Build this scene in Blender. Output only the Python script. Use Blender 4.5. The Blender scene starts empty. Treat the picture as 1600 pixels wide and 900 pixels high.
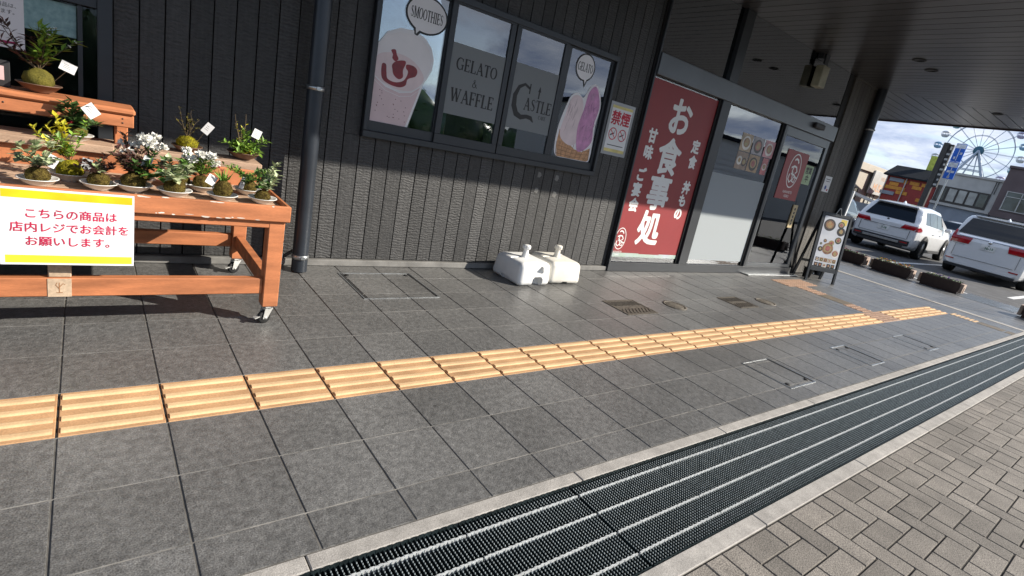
import bpy, bmesh, math, random
from mathutils import Vector, Matrix, noise as mnoise

# ------------------------------------------------------------ scene, camera, light
scene = bpy.context.scene
COL = scene.collection
RNG = random.Random(7)

cam_data = bpy.data.cameras.new('camera')
cam = bpy.data.objects.new('camera', cam_data)
COL.objects.link(cam)
cam_data.sensor_width = 36.0
cam_data.lens = 837.9 / 1600 * 36.0
cam_data.clip_start = 0.05
cam_data.clip_end = 2000
_R = ((0.78383467, -0.58278186, 0.21440269), (-0.00905696, -0.35596343, -0.934456), (0.62090352, 0.73051717, -0.28429471))
cam.matrix_world = Matrix(((_R[0][0], -_R[1][0], -_R[2][0], 0.0820),
                           (_R[0][1], -_R[1][1], -_R[2][1], -2.2101),
                           (_R[0][2], -_R[1][2], -_R[2][2], 1.2443),
                           (0, 0, 0, 1)))
scene.camera = cam

SUN_TO = Vector((1.37, -1.03, 1.0)).normalized()
world = bpy.data.worlds.new('World')
scene.world = world
world.use_nodes = True
wn, wl = world.node_tree.nodes, world.node_tree.links
wn.clear()
w_out = wn.new('ShaderNodeOutputWorld')
w_bg = wn.new('ShaderNodeBackground')
w_bg.inputs['Strength'].default_value = 0.092
sky = wn.new('ShaderNodeTexSky')
sky.sky_type = 'NISHITA'
sky.sun_disc = False
sky.sun_elevation = math.asin(SUN_TO.z)
sky.sun_rotation = math.atan2(SUN_TO.x, SUN_TO.y)
sky.air_density = 1.0
sky.dust_density = 0.6
sky.ozone_density = 1.5
# procedural clouds laid on a plane high above the place
tc = wn.new('ShaderNodeTexCoord')
sep = wn.new('ShaderNodeSeparateXYZ')
wl.new(tc.outputs['Generated'], sep.inputs[0])
zc = wn.new('ShaderNodeMath'); zc.operation = 'MAXIMUM'; zc.inputs[1].default_value = 0.0
wl.new(sep.outputs['Z'], zc.inputs[0])
za = wn.new('ShaderNodeMath'); za.operation = 'ADD'; za.inputs[1].default_value = 0.16
wl.new(zc.outputs[0], za.inputs[0])
dx = wn.new('ShaderNodeMath'); dx.operation = 'DIVIDE'
dy = wn.new('ShaderNodeMath'); dy.operation = 'DIVIDE'
wl.new(sep.outputs['X'], dx.inputs[0]); wl.new(za.outputs[0], dx.inputs[1])
wl.new(sep.outputs['Y'], dy.inputs[0]); wl.new(za.outputs[0], dy.inputs[1])
cmb = wn.new('ShaderNodeCombineXYZ')
wl.new(dx.outputs[0], cmb.inputs[0]); wl.new(dy.outputs[0], cmb.inputs[1])
cmb.inputs[2].default_value = 3.7
n1 = wn.new('ShaderNodeTexNoise'); n1.inputs['Scale'].default_value = 1.15; n1.inputs['Detail'].default_value = 9; n1.inputs['Roughness'].default_value = 0.6; n1.inputs['Distortion'].default_value = 0.35
wl.new(cmb.outputs[0], n1.inputs['Vector'])
r1 = wn.new('ShaderNodeValToRGB')
r1.color_ramp.elements[0].position = 0.42; r1.color_ramp.elements[0].color = (0, 0, 0, 1)
r1.color_ramp.elements[1].position = 0.54; r1.color_ramp.elements[1].color = (1, 1, 1, 1)
wl.new(n1.outputs['Fac'], r1.inputs[0])
n2 = wn.new('ShaderNodeTexNoise'); n2.inputs['Scale'].default_value = 2.6; n2.inputs['Detail'].default_value = 9; n2.inputs['Roughness'].default_value = 0.62
wl.new(cmb.outputs[0], n2.inputs['Vector'])
r2 = wn.new('ShaderNodeValToRGB')
r2.color_ramp.elements[0].position = 0.36; r2.color_ramp.elements[0].color = (2.6, 3.3, 4.9, 1)
r2.color_ramp.elements[1].position = 0.62; r2.color_ramp.elements[1].color = (5.7, 6.2, 7.2, 1)
wl.new(n2.outputs['Fac'], r2.inputs[0])
cmix = wn.new('ShaderNodeMix'); cmix.data_type = 'RGBA'
wl.new(r1.outputs[0], cmix.inputs['Factor'])
wl.new(sky.outputs[0], cmix.inputs['A'])
wl.new(r2.outputs[0], cmix.inputs['B'])
wl.new(cmix.outputs['Result'], w_bg.inputs['Color'])
wl.new(w_bg.outputs[0], w_out.inputs['Surface'])

sun_data = bpy.data.lights.new('sun', 'SUN')
sun_data.energy = 4.8
sun_data.angle = math.radians(0.53)
sun_data.color = (1.0, 0.93, 0.82)
sun = bpy.data.objects.new('sun', sun_data)
COL.objects.link(sun)
sun.location = SUN_TO * 30
sun.rotation_euler = SUN_TO.to_track_quat('Z', 'Y').to_euler()

scene.view_settings.view_transform = 'Standard'
scene.view_settings.look = 'None'
scene.view_settings.exposure = 0.78
scene.view_settings.gamma = 1
scene.view_settings.use_curve_mapping = False
scene.render.engine = 'CYCLES'
cy = scene.cycles
cy.use_denoising = True
try:
    cy.denoiser = 'OPENIMAGEDENOISE'
    cy.denoising_input_passes = 'RGB_ALBEDO_NORMAL'
except Exception:
    pass
cy.max_bounces = 8
cy.diffuse_bounces = 4
cy.glossy_bounces = 4
cy.transmission_bounces = 6
cy.transparent_max_bounces = 12
cy.caustics_reflective = False
cy.caustics_refractive = False
cy.sample_clamp_indirect = 6

# ------------------------------------------------------------ materials
def nmat(name):
    m = bpy.data.materials.new(name)
    m.use_nodes = True
    return m, m.node_tree.nodes, m.node_tree.links, m.node_tree.nodes['Principled BSDF']

def mat(name, col, rough=0.6, metal=0.0, var=0.18, vscale=6.0, bump=0.0, bscale=60.0, island=0.0,
        col2=None, spec=0.5, stretch=None, detail=4.0, coat=0.0, fine=0.0, fscale=300.0, bdist=0.004, stains=0.0, stscale=1.4):
    """Principled with noise mottling, optional second colour, per-island variation and bump."""
    m, N, L, P = nmat(name)
    P.inputs['Roughness'].default_value = rough
    P.inputs['Metallic'].default_value = metal
    P.inputs['Specular IOR Level'].default_value = spec
    P.inputs['Coat Weight'].default_value = coat
    tcn = N.new('ShaderNodeTexCoord')
    vec = tcn.outputs['Object']
    if stretch:
        mp = N.new('ShaderNodeMapping'); mp.inputs['Scale'].default_value = stretch
        L.new(vec, mp.inputs[0]); vec = mp.outputs[0]
    geo = None
    if island or stretch:
        geo = N.new('ShaderNodeNewGeometry')
        ad = N.new('ShaderNodeVectorMath'); ad.operation = 'ADD'
        sc = N.new('ShaderNodeVectorMath'); sc.operation = 'SCALE'; sc.inputs['Scale'].default_value = 37.0
        cb = N.new('ShaderNodeCombineXYZ')
        L.new(geo.outputs['Random Per Island'], cb.inputs[0]); L.new(geo.outputs['Random Per Island'], cb.inputs[1])
        L.new(cb.outputs[0], sc.inputs[0]); L.new(vec, ad.inputs[0]); L.new(sc.outputs[0], ad.inputs[1])
        vec = ad.outputs[0]
    nz = N.new('ShaderNodeTexNoise'); nz.inputs['Scale'].default_value = vscale; nz.inputs['Detail'].default_value = detail
    L.new(vec, nz.inputs['Vector'])
    c2 = col2 or tuple(c * (1 - var * 1.6) for c in col[:3])
    c1 = tuple(min(1, c * (1 + var)) for c in col[:3]) if not col2 else col[:3]
    rp = N.new('ShaderNodeValToRGB')
    rp.color_ramp.elements[0].position = 0.32; rp.color_ramp.elements[0].color = (*c2, 1)
    rp.color_ramp.elements[1].position = 0.68; rp.color_ramp.elements[1].color = (*c1, 1)
    L.new(nz.outputs['Fac'], rp.inputs[0])
    out = rp.outputs[0]
    if fine:
        nf = N.new('ShaderNodeTexNoise'); nf.inputs['Scale'].default_value = fscale; nf.inputs['Detail'].default_value = 2
        L.new(vec, nf.inputs['Vector'])
        mr = N.new('ShaderNodeMapRange'); mr.inputs['From Min'].default_value = 0.3; mr.inputs['From Max'].default_value = 0.7
        mr.inputs['To Min'].default_value = 1 - fine; mr.inputs['To Max'].default_value = 1 + fine
        L.new(nf.outputs['Fac'], mr.inputs['Value'])
        mx = N.new('ShaderNodeVectorMath'); mx.operation = 'SCALE'
        L.new(out, mx.inputs[0]); L.new(mr.outputs[0], mx.inputs['Scale']); out = mx.outputs[0]
    if island:
        mr = N.new('ShaderNodeMapRange')
        mr.inputs['To Min'].default_value = 1 - island; mr.inputs['To Max'].default_value = 1 + island
        L.new(geo.outputs['Random Per Island'], mr.inputs['Value'])
        mx = N.new('ShaderNodeVectorMath'); mx.operation = 'SCALE'
        L.new(out, mx.inputs[0]); L.new(mr.outputs[0], mx.inputs['Scale']); out = mx.outputs[0]
    if stains:      # dirt patches and small pale and dark spots that ignore the joints
        tw = N.new('ShaderNodeTexNoise'); tw.inputs['Scale'].default_value = stscale; tw.inputs['Detail'].default_value = 7; tw.inputs['Roughness'].default_value = 0.65
        L.new(tcn.outputs['Object'], tw.inputs['Vector'])
        mr = N.new('ShaderNodeMapRange'); mr.inputs['From Min'].default_value = 0.32; mr.inputs['From Max'].default_value = 0.68
        mr.inputs['To Min'].default_value = 1 - stains; mr.inputs['To Max'].default_value = 1 + stains
        L.new(tw.outputs['Fac'], mr.inputs['Value'])
        vo = N.new('ShaderNodeTexVoronoi'); vo.inputs['Scale'].default_value = stscale * 5; L.new(tcn.outputs['Object'], vo.inputs['Vector'])
        sp = N.new('ShaderNodeMapRange'); sp.inputs['From Min'].default_value = 0.035; sp.inputs['From Max'].default_value = 0.06
        sp.inputs['To Min'].default_value = 1.0; sp.inputs['To Max'].default_value = 0.0
        L.new(vo.outputs['Distance'], sp.inputs['Value'])
        tn = N.new('ShaderNodeSeparateColor'); L.new(vo.outputs['Color'], tn.inputs[0])
        pm = N.new('ShaderNodeMapRange'); pm.inputs['To Min'].default_value = -0.45; pm.inputs['To Max'].default_value = 0.6
        L.new(tn.outputs[0], pm.inputs['Value'])
        ml = N.new('ShaderNodeMath'); ml.operation = 'MULTIPLY'; L.new(sp.outputs[0], ml.inputs[0]); L.new(pm.outputs[0], ml.inputs[1])
        sm = N.new('ShaderNodeMath'); sm.operation = 'ADD'; L.new(mr.outputs[0], sm.inputs[0]); L.new(ml.outputs[0], sm.inputs[1])
        mx = N.new('ShaderNodeVectorMath'); mx.operation = 'SCALE'
        L.new(out, mx.inputs[0]); L.new(sm.outputs[0], mx.inputs['Scale']); out = mx.outputs[0]
    L.new(out, P.inputs['Base Color'])
    if bump:
        nb = N.new('ShaderNodeTexNoise'); nb.inputs['Scale'].default_value = bscale; nb.inputs['Detail'].default_value = 5
        L.new(vec, nb.inputs['Vector'])
        bp = N.new('ShaderNodeBump'); bp.inputs['Strength'].default_value = bump; bp.inputs['Distance'].default_value = bdist
        L.new(nb.outputs['Fac'], bp.inputs['Height']); L.new(bp.outputs[0], P.inputs['Normal'])
    return m

def glass_mat(name, tint=(0.75, 0.8, 0.8), ior=1.75, rough=0.0, floor=0.0):
    m, N, L, P = nmat(name)
    N.remove(P)
    out = N['Material Output']
    tr = N.new('ShaderNodeBsdfTransparent'); tr.inputs[0].default_value = (*tint, 1)
    gl = N.new('ShaderNodeBsdfGlossy'); gl.inputs['Roughness'].default_value = rough
    gl.inputs[0].default_value = (0.92, 0.95, 1.0, 1)
    fr = N.new('ShaderNodeFresnel'); fr.inputs[0].default_value = ior
    mr = N.new('ShaderNodeMath'); mr.operation = 'ADD'; mr.inputs[1].default_value = floor; mr.use_clamp = True
    L.new(fr.outputs[0], mr.inputs[0])
    mx = N.new('ShaderNodeMixShader')
    L.new(mr.outputs[0], mx.inputs[0]); L.new(tr.outputs[0], mx.inputs[1]); L.new(gl.outputs[0], mx.inputs[2])
    L.new(mx.outputs[0], out.inputs['Surface'])
    return m

def film_mat(name, col, through=0.3):
    """Frosted window film: scatters light, lets some shapes behind it through."""
    m, N, L, P = nmat(name)
    N.remove(P)
    out = N['Material Output']
    df = N.new('ShaderNodeBsdfDiffuse'); df.inputs[0].default_value = (*col, 1)
    tl = N.new('ShaderNodeBsdfTranslucent'); tl.inputs[0].default_value = (*col, 1)
    tr = N.new('ShaderNodeBsdfTransparent'); tr.inputs[0].default_value = (0.8, 0.85, 0.85, 1)
    m1 = N.new('ShaderNodeMixShader'); m1.inputs[0].default_value = 0.35
    m2 = N.new('ShaderNodeMixShader'); m2.inputs[0].default_value = through
    L.new(df.outputs[0], m1.inputs[1]); L.new(tl.outputs[0], m1.inputs[2])
    L.new(m1.outputs[0], m2.inputs[1]); L.new(tr.outputs[0], m2.inputs[2])
    L.new(m2.outputs[0], out.inputs['Surface'])
    return m

M = {}
def leafmat(name, c, c2=None, rough=0.5):
    m = mat(name, c, rough=rough, var=0.3, vscale=40, col2=c2, island=0.3)
    P = m.node_tree.nodes['Principled BSDF']
    P.inputs['Subsurface Weight'].default_value = 0.0
    return m

# ------------------------------------------------------------ mesh builder
class MB:
    def __init__(self):
        self.v, self.f, self.mi, self.sm = [], [], [], []
    def add(self, verts, faces, mi=0, smooth=False, T=None):
        o = len(self.v)
        if T is not None:
            verts = [T @ Vector(p) for p in verts]
        self.v.extend([tuple(p) for p in verts])
        for f in faces:
            self.f.append([i + o for i in f]); self.mi.append(mi); self.sm.append(smooth)
    def box(self, x0, x1, y0, y1, z0, z1, mi=0, b=0.0, T=None):
        if b <= 0:
            vs = [(x0,y0,z0),(x1,y0,z0),(x1,y1,z0),(x0,y1,z0),(x0,y0,z1),(x1,y0,z1),(x1,y1,z1),(x0,y1,z1)]
            fs = [(3,2,1,0),(4,5,6,7),(0,1,5,4),(1,2,6,5),(2,3,7,6),(3,0,4,7)]
            self.add(vs, fs, mi, T=T); return
        b = min(b, (x1-x0)*.49, (y1-y0)*.49, (z1-z0)*.49)
        vs = []
        idx = {}
        for ix, X in enumerate((x0, x1)):
            for iy, Y in enumerate((y0, y1)):
                for iz, Z in enumerate((z0, z1)):
                    sx, sy, sz = (1 if ix == 0 else -1), (1 if iy == 0 else -1), (1 if iz == 0 else -1)
                    for k, p in enumerate(((X, Y+sy*b, Z+sz*b), (X+sx*b, Y, Z+sz*b), (X+sx*b, Y+sy*b, Z))):
                        idx[(ix, iy, iz, k)] = len(vs); vs.append(p)
        fs = []
        for i in (0, 1):
            q = [idx[(i,0,0,0)], idx[(i,1,0,0)], idx[(i,1,1,0)], idx[(i,0,1,0)]]; fs.append(q if i else q[::-1])
            q = [idx[(0,i,0,1)], idx[(1,i,0,1)], idx[(1,i,1,1)], idx[(0,i,1,1)]]; fs.append(q[::-1] if i else q)
            q = [idx[(0,0,i,2)], idx[(1,0,i,2)], idx[(1,1,i,2)], idx[(0,1,i,2)]]; fs.append(q if i else q[::-1])
        for a in (0, 1):
            for c in (0, 1):
                fs.append([idx[(0,a,c,1)], idx[(1,a,c,1)], idx[(1,a,c,2)], idx[(0,a,c,2)]])
                fs.append([idx[(a,0,c,0)], idx[(a,1,c,0)], idx[(a,1,c,2)], idx[(a,0,c,2)]])
                fs.append([idx[(a,c,0,0)], idx[(a,c,1,0)], idx[(a,c,1,1)], idx[(a,c,0,1)]])
        for a in (0, 1):
            for c in (0, 1):
                for d in (0, 1):
                    fs.append([idx[(a,c,d,0)], idx[(a,c,d,1)], idx[(a,c,d,2)]])
        self.add(vs, fs, mi, T=T)
    def tube(self, pts, r, n=10, mi=0, cap=True, smooth=True, T=None):
        """A round bar through points; r is a number or one radius per point."""
        pts = [Vector(p) for p in pts]
        rs = r if isinstance(r, (list, tuple)) else [r] * len(pts)
        vs, fs = [], []
        prev = None
        for i, p in enumerate(pts):
            d = (pts[min(i+1, len(pts)-1)] - pts[max(i-1, 0)]).normalized()
            if prev is None:
                u = d.orthogonal().normalized()
            else:
                u = (prev - d * prev.dot(d))
                u = u.normalized() if u.length > 1e-6 else d.orthogonal().normalized()
            prev = u
            w = d.cross(u)
            for k in range(n):
                a = 2 * math.pi * k / n
                vs.append(p + (u * math.cos(a) + w * math.sin(a)) * rs[i])
        for i in range(len(pts) - 1):
            for k in range(n):
                fs.append((i*n+k, i*n+(k+1) % n, (i+1)*n+(k+1) % n, (i+1)*n+k))
        self.add(vs, fs, mi, smooth, T)
        if cap:
            o = len(vs)
            self.add(vs[:n], [tuple(range(n))[::-1]], mi, False, T)
            self.add(vs[-n:], [tuple(range(n))], mi, False, T)
    def lathe(self, prof, n=24, mi=0, smooth=True, T=None, c=(0, 0, 0)):
        vs, fs = [], []
        for r, z in prof:
            for k in range(n):
                a = 2 * math.pi * k / n
                vs.append((c[0] + r * math.cos(a), c[1] + r * math.sin(a), c[2] + z))
        for i in range(len(prof) - 1):
            for k in range(n):
                fs.append((i*n+k, i*n+(k+1) % n, (i+1)*n+(k+1) % n, (i+1)*n+k))
        if prof[0][0] > 1e-5: fs.append(tuple(range(n))[::-1])
        if prof[-1][0] > 1e-5: fs.append(tuple(range((len(prof)-1)*n, len(prof)*n)))
        self.add(vs, fs, mi, smooth, T)
    def quad(self, a, b, c, d, mi=0):
        self.add([a, b, c, d], [(0, 1, 2, 3)], mi)
    def sheet(self, outline, y0, y1=None, mi=0):
        """Upright flat shape facing -y: outline [(x,z)...] counter-clockwise seen from -y, thickness y0..y1."""
        n = len(outline)
        if y1 is None: y1 = y0 + 0.0008
        vs = [(x, y0, z) for x, z in outline] + [(x, y1, z) for x, z in outline]
        fs = [tuple(range(n)), tuple(range(2*n-1, n-1, -1))]
        for i in range(n):
            j = (i + 1) % n
            fs.append((i, n+i, n+j, j))
        self.add(vs, fs, mi)
    def build(self, name, mats, parent=None, loc=None, rot=None):
        me = bpy.data.meshes.new(name)
        me.from_pydata(self.v, [], self.f)
        if not isinstance(mats, (list, tuple)): mats = [mats]
        for m in mats: me.materials.append(m)
        me.polygons.foreach_set('material_index', self.mi)
        me.polygons.foreach_set('use_smooth', self.sm)
        me.update()
        o = bpy.data.objects.new(name, me)
        COL.objects.link(o)
        if parent is not None: o.parent = parent
        if loc is not None: o.location = loc
        if rot is not None: o.rotation_euler = rot
        return o

def tag(o, label=None, cat=None, group=None, kind=None):
    if label: o['label'] = label
    if cat: o['category'] = cat
    if group: o['group'] = group
    if kind: o['kind'] = kind
    return o

def thing(name, loc, label, cat, group=None, rot=(0, 0, 0)):
    o = bpy.data.objects.new(name, None)
    o.empty_display_size = 0.05
    COL.objects.link(o)
    o.location = loc; o.rotation_euler = rot
    return tag(o, label, cat, group)

KIDS = {}
def copy_tree(o, parent=None):
    c = o.copy()
    COL.objects.link(c)
    if parent is not None: c.parent = parent
    for ch in list(o.children):
        copy_tree(ch, c)
    return c

def text_shape(body, size, bold=0.0, align='CENTER', squash=1.0, shear=0.0, line=1.0, space=1.0):
    """Mesh data (verts, faces) of a line of writing in the XY plane."""
    cu = bpy.data.curves.new('writing', 'FONT')
    cu.body = body; cu.size = size; cu.align_x = align; cu.align_y = 'CENTER'
    cu.offset = bold; cu.shear = shear; cu.space_line = line; cu.space_character = space
    cu.resolution_u = 3
    ob = bpy.data.objects.new('writing', cu)
    COL.objects.link(ob)
    me = bpy.data.meshes.new_from_object(ob.evaluated_get(bpy.context.evaluated_depsgraph_get())) if False else bpy.data.meshes.new_from_object(ob)
    vs = [(v.co.x * squash, v.co.y) for v in me.vertices]
    fs = [tuple(p.vertices) for p in me.polygons]
    bpy.data.objects.remove(ob); bpy.data.meshes.remove(me); bpy.data.curves.remove(cu)
    return vs, fs

def add_text(mb, body, x, z, size, y, mi=0, bold=0.0, squash=1.0):
    """Writing on an upright face; heavier strokes come from shifted copies a hair apart."""
    vs, fs = text_shape(body, size, squash=squash)
    sh = [(0, 0)]
    if bold:
        n = 10 if bold > .004 else 6
        sh += [(bold*math.cos(2*math.pi*i/n), bold*math.sin(2*math.pi*i/n)) for i in range(n)]
    for i, (u, w) in enumerate(sh):
        mb.add([(x + a + u, y - i*4e-5, z + b + w) for a, b in vs], fs, mi)

# classic serif capitals drawn as strokes, unit height
def _arc(cx, cz, rx, rz, a0, a1, n=16):
    return [(cx + rx * math.cos(math.radians(a0 + (a1-a0)*i/n)), cz + rz * math.sin(math.radians(a0 + (a1-a0)*i/n))) for i in range(n+1)]
K_, H_ = 0.175, 0.078
SERIF = {
 'S': (0.56, [([(.47,.74),(.43,.88),(.29,.95),(.14,.88),(.11,.73),(.2,.6),(.36,.47),(.46,.34),(.45,.16),(.31,.05),(.15,.08),(.07,.26)], [.05,.06,.07,.1,.14,.16,.17,.15,.11,.07,.06,.05])]),
 'M': (0.9, [([(.12,0),(.12,.96)],H_),([(.14,1.0),(.45,.08)],K_),([(.44,.04),(.76,.98)],H_),([(.78,0),(.78,1.0)],K_),([(.0,.03),(.26,.03)],H_),([(.64,.03),(.92,.03)],H_),([(.0,.97),(.2,.97)],H_),([(.74,.97),(.92,.97)],H_)]),
 'O': (0.76, [(_arc(.38,.5,.3,.46,90,270), [.06,.07,.09,.11,.13,.15,.16,.16,.16,.16,.16,.15,.13,.11,.09,.07,.06]),(_arc(.38,.5,.3,.46,270,450), [.06,.07,.09,.11,.13,.15,.16,.16,.16,.16,.16,.15,.13,.11,.09,.07,.06])]),
 'T': (0.66, [([(.33,0),(.33,1)],K_),([(.04,.96),(.62,.96)],.08),([(.05,.8),(.05,1)],.06),([(.61,.8),(.61,1)],.06),([(.2,.03),(.46,.03)],H_)]),
 'H': (0.8, [([(.14,0),(.14,1)],K_),([(.66,0),(.66,1)],K_),([(.14,.5),(.66,.5)],H_),([(.02,.03),(.28,.03)],H_),([(.02,.97),(.28,.97)],H_),([(.52,.03),(.8,.03)],H_),([(.52,.97),(.8,.97)],H_)]),
 'I': (0.36, [([(.18,0),(.18,1)],K_),([(.04,.03),(.32,.03)],H_),([(.04,.97),(.32,.97)],H_)]),
 'E': (0.62, [([(.14,0),(.14,1)],K_),([(.02,.97),(.54,.97)],.07),([(.02,.03),(.56,.03)],.07),([(.14,.51),(.42,.51)],H_),([(.52,.8),(.52,1)],H_),([(.55,0),(.55,.2)],H_),([(.41,.41),(.41,.61)],H_)]),
 'L': (0.6, [([(.14,0),(.14,1)],K_),([(.02,.97),(.27,.97)],H_),([(.02,.03),(.55,.03)],.07),([(.54,0),(.54,.24)],H_)]),
 'F': (0.58, [([(.14,0),(.14,1)],K_),([(.02,.97),(.54,.97)],.07),([(.02,.03),(.28,.03)],H_),([(.14,.5),(.42,.5)],H_),([(.52,.78),(.52,1)],H_),([(.41,.4),(.41,.6)],H_)]),
 'A': (0.74, [([(.1,.02),(.37,1)],H_),([(.35,1),(.63,.02)],K_),([(.19,.34),(.52,.34)],H_),([(.0,.03),(.2,.03)],H_),([(.5,.03),(.76,.03)],H_)]),
 'W': (1.02, [([(.1,.98),(.3,.02)],K_),([(.3,.02),(.5,.9)],H_),([(.48,.98),(.7,.02)],K_),([(.7,.02),(.9,.98)],H_),([(.0,.97),(.22,.97)],H_),([(.4,.97),(.6,.97)],H_),([(.8,.97),(1.0,.97)],H_)]),
 'G': (0.78, [(_arc(.4,.5,.32,.46,40,180), [.05,.06,.06,.07,.07,.07,.08,.09,.1,.11,.12,.13,.14,.15,.15,.16,.16]),(_arc(.4,.5,.32,.46,180,325), [.16,.16,.16,.15,.15,.14,.13,.12,.1,.09,.08,.07,.07,.07,.07,.08,.08]),([(.66,.05),(.66,.42)],.13),([(.52,.42),(.78,.42)],H_),([(.64,.7),(.64,.95)],H_)]),
 'C': (0.72, [(_arc(.4,.5,.32,.46,40,180), [.05,.06,.06,.07,.07,.07,.08,.09,.1,.11,.12,.13,.14,.15,.15,.16,.16]),(_arc(.4,.5,.32,.46,180,320), [.16,.16,.16,.15,.15,.14,.13,.12,.1,.09,.08,.07,.06,.06,.05,.05,.04]),([(.64,.68),(.64,.96)],H_)]),
 '&': (0.8, [([(.72,.03),(.2,.78),(.26,.95),(.42,.93),(.43,.76),(.14,.44),(.09,.2),(.24,.04),(.44,.1),(.64,.48)], [.1,.11,.07,.06,.08,.1,.13,.1,.07,.05])]),
 ' ': (0.4, []),
}
def ribbon(mb, pts, w, x, z, h, y, mi=0):
    ws = w if isinstance(w, (list, tuple)) else [w] * len(pts)
    n = len(pts)
    L, R_ = [], []
    for i in range(n):
        a, b = pts[max(0, i-1)], pts[min(n-1, i+1)]
        d = Vector((b[0]-a[0], b[1]-a[1])); d.normalize()
        nx, nz = -d.y, d.x
        k = ws[min(i, len(ws)-1)] / 2
        L.append((x + (pts[i][0] + nx*k)*h, y, z + (pts[i][1] + nz*k)*h))
        R_.append((x + (pts[i][0] - nx*k)*h, y, z + (pts[i][1] - nz*k)*h))
    for i in range(n-1):
        mb.add([L[i], R_[i], R_[i+1], L[i+1]], [(0, 1, 2, 3)], mi)
def serif(mb, s, cx, z, h, y, mi=0, squash=1.0):
    wd = sum(SERIF[c][0] * 1.06 for c in s) * h
    sub = MB()
    x = -wd / 2
    for k, c in enumerate(s):
        w, st = SERIF[c]
        for j, (pts, ww) in enumerate(st):
            ribbon(sub, pts, ww, x, 0, h, -j * 0.00006, 0)
        x += w * 1.06 * h
    mb.add([(cx + px * squash, y + py, z + pz) for px, py, pz in sub.v], sub.f, mi)

def ellipse(cx, cz, rx, rz, n=36, a0=0, a1=360):
    return [(cx + rx*math.cos(math.radians(a0+(a1-a0)*i/n)), cz + rz*math.sin(math.radians(a0+(a1-a0)*i/n))) for i in range(n if a1-a0 >= 360 else n+1)]
def ring(mb, cx, cz, rx, rz, w, y, mi=0, n=40):
    o = ellipse(cx, cz, rx, rz, n); q = ellipse(cx, cz, rx-w, rz-w, n)
    for i in range(n):
        j = (i+1) % n
        mb.add([(o[i][0],y,o[i][1]),(o[j][0],y,o[j][1]),(q[j][0],y,q[j][1]),(q[i][0],y,q[i][1])], [(0,1,2,3)], mi)
def flat(mb, outline, y, mi=0):
    mb.add([(x, y, z) for x, z in outline], [tuple(range(len(outline)))], mi)
def rect(x0, x1, z0, z1):
    return [(x0, z0), (x1, z0), (x1, z1), (x0, z1)]
def smooth_loop(pts, n=6):
    out = []
    k = len(pts)
    for i in range(k):
        p0, p1, p2, p3 = (Vector(pts[(i+j-1) % k]) for j in range(4))
        for s in range(n):
            t = s / n
            out.append(tuple(0.5*((2*p1)+(-p0+p2)*t+(2*p0-5*p1+4*p2-p3)*t*t+(-p0+3*p1-3*p2+p3)*t**3)))
    return out

# ------------------------------------------------------------ ground, paving, kerbs, drain
M['tile'] = mat('slate_tile', (0.155, 0.153, 0.149), rough=0.39, vscale=34, var=0.0, col2=(0.092, 0.091, 0.089), bump=1.0, bscale=70, island=0.12, stains=0.2, fine=0.45, fscale=240, detail=10, bdist=0.003, stretch=(1, 1, 1), spec=0.6)
M['grout'] = mat('grout', (0.115, 0.108, 0.098), rough=0.9, var=0.25, vscale=20)
M['grout_pale'] = mat('pale_grout', (0.20, 0.19, 0.175), rough=0.95, var=0.35, vscale=14)
M['granite'] = mat('granite_kerb', (0.33, 0.31, 0.285), stains=0.14, rough=0.8, var=0.12, vscale=14, bump=0.25, bscale=220, fine=0.35, fscale=420, island=0.06)
M['paver'] = mat('brick_paver', (0.168, 0.150, 0.130), rough=0.85, var=0.12, vscale=8, bump=0.9, bscale=200, island=0.24, stains=0.16, fine=0.6, fscale=210, bdist=0.002)
M['paver_joint'] = mat('paver_joint', (0.045, 0.040, 0.034), rough=0.95, vscale=60)
M['asphalt'] = mat('asphalt', (0.062, 0.062, 0.064), rough=0.85, var=0.25, vscale=3, bump=0.5, bscale=180, fine=0.3, fscale=240)
M['earth'] = mat('far_ground', (0.10, 0.10, 0.095), rough=0.95, var=0.2, vscale=0.4)
M['paint_white'] = mat('road_paint', (0.62, 0.62, 0.60), rough=0.7, var=0.15, vscale=5, fine=0.15)
M['tact_bar'] = mat('tactile_bar_highlight', (0.60, 0.405, 0.225), rough=0.8, spec=0.3, stains=0.12, stscale=3.0, var=0.08, vscale=7, fine=0.08, fscale=140)  # paler than the blocks: highlights on the bars put into the colour
M['tact_dot'] = mat('tactile_dot_pale', (0.66, 0.45, 0.32), rough=0.6, var=0.08, vscale=12)  # dots paler than the block under them
M['tact'] = mat('tactile_yellow', (0.47, 0.275, 0.140), rough=0.8, spec=0.3, stains=0.18, stscale=3.0, var=0.12, vscale=6, fine=0.12, fscale=140, island=0.03, bump=0.1, bscale=200)
M['tact_pink'] = mat('tactile_worn', (0.34, 0.20, 0.125), rough=0.6, var=0.1, vscale=9)
M['tact_wood'] = mat('brown_cover_plate', (0.13, 0.10, 0.062), rough=0.6, var=0.15, vscale=12)
M['galv'] = mat('galvanised_steel', (0.50, 0.52, 0.53), rough=0.34, metal=0.9, var=0.15, vscale=30)
M['grate_dark'] = mat('coated_grate_steel', (0.022, 0.034, 0.037), rough=0.42, metal=0.4, var=0.3, vscale=40)
M['grate_tooth'] = mat('pale_steel_teeth', (0.33, 0.37, 0.38), rough=0.35, metal=0.4, var=0.2, vscale=60)  # teeth much paler than the bars they stand on
M['bar_bright'] = mat('bright_twisted_bar', (0.62, 0.64, 0.64), rough=0.4, metal=0.3, var=0.12, vscale=60)
M['pit'] = mat('drain_channel', (0.018, 0.018, 0.017), rough=1.0)
M['iron'] = mat('cast_iron', (0.12, 0.105, 0.085), rough=0.6, metal=0.3, var=0.25, vscale=30, bump=0.3, bscale=200)
M['rubber'] = mat('black_rubber', (0.015, 0.015, 0.016), rough=0.7)

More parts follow.
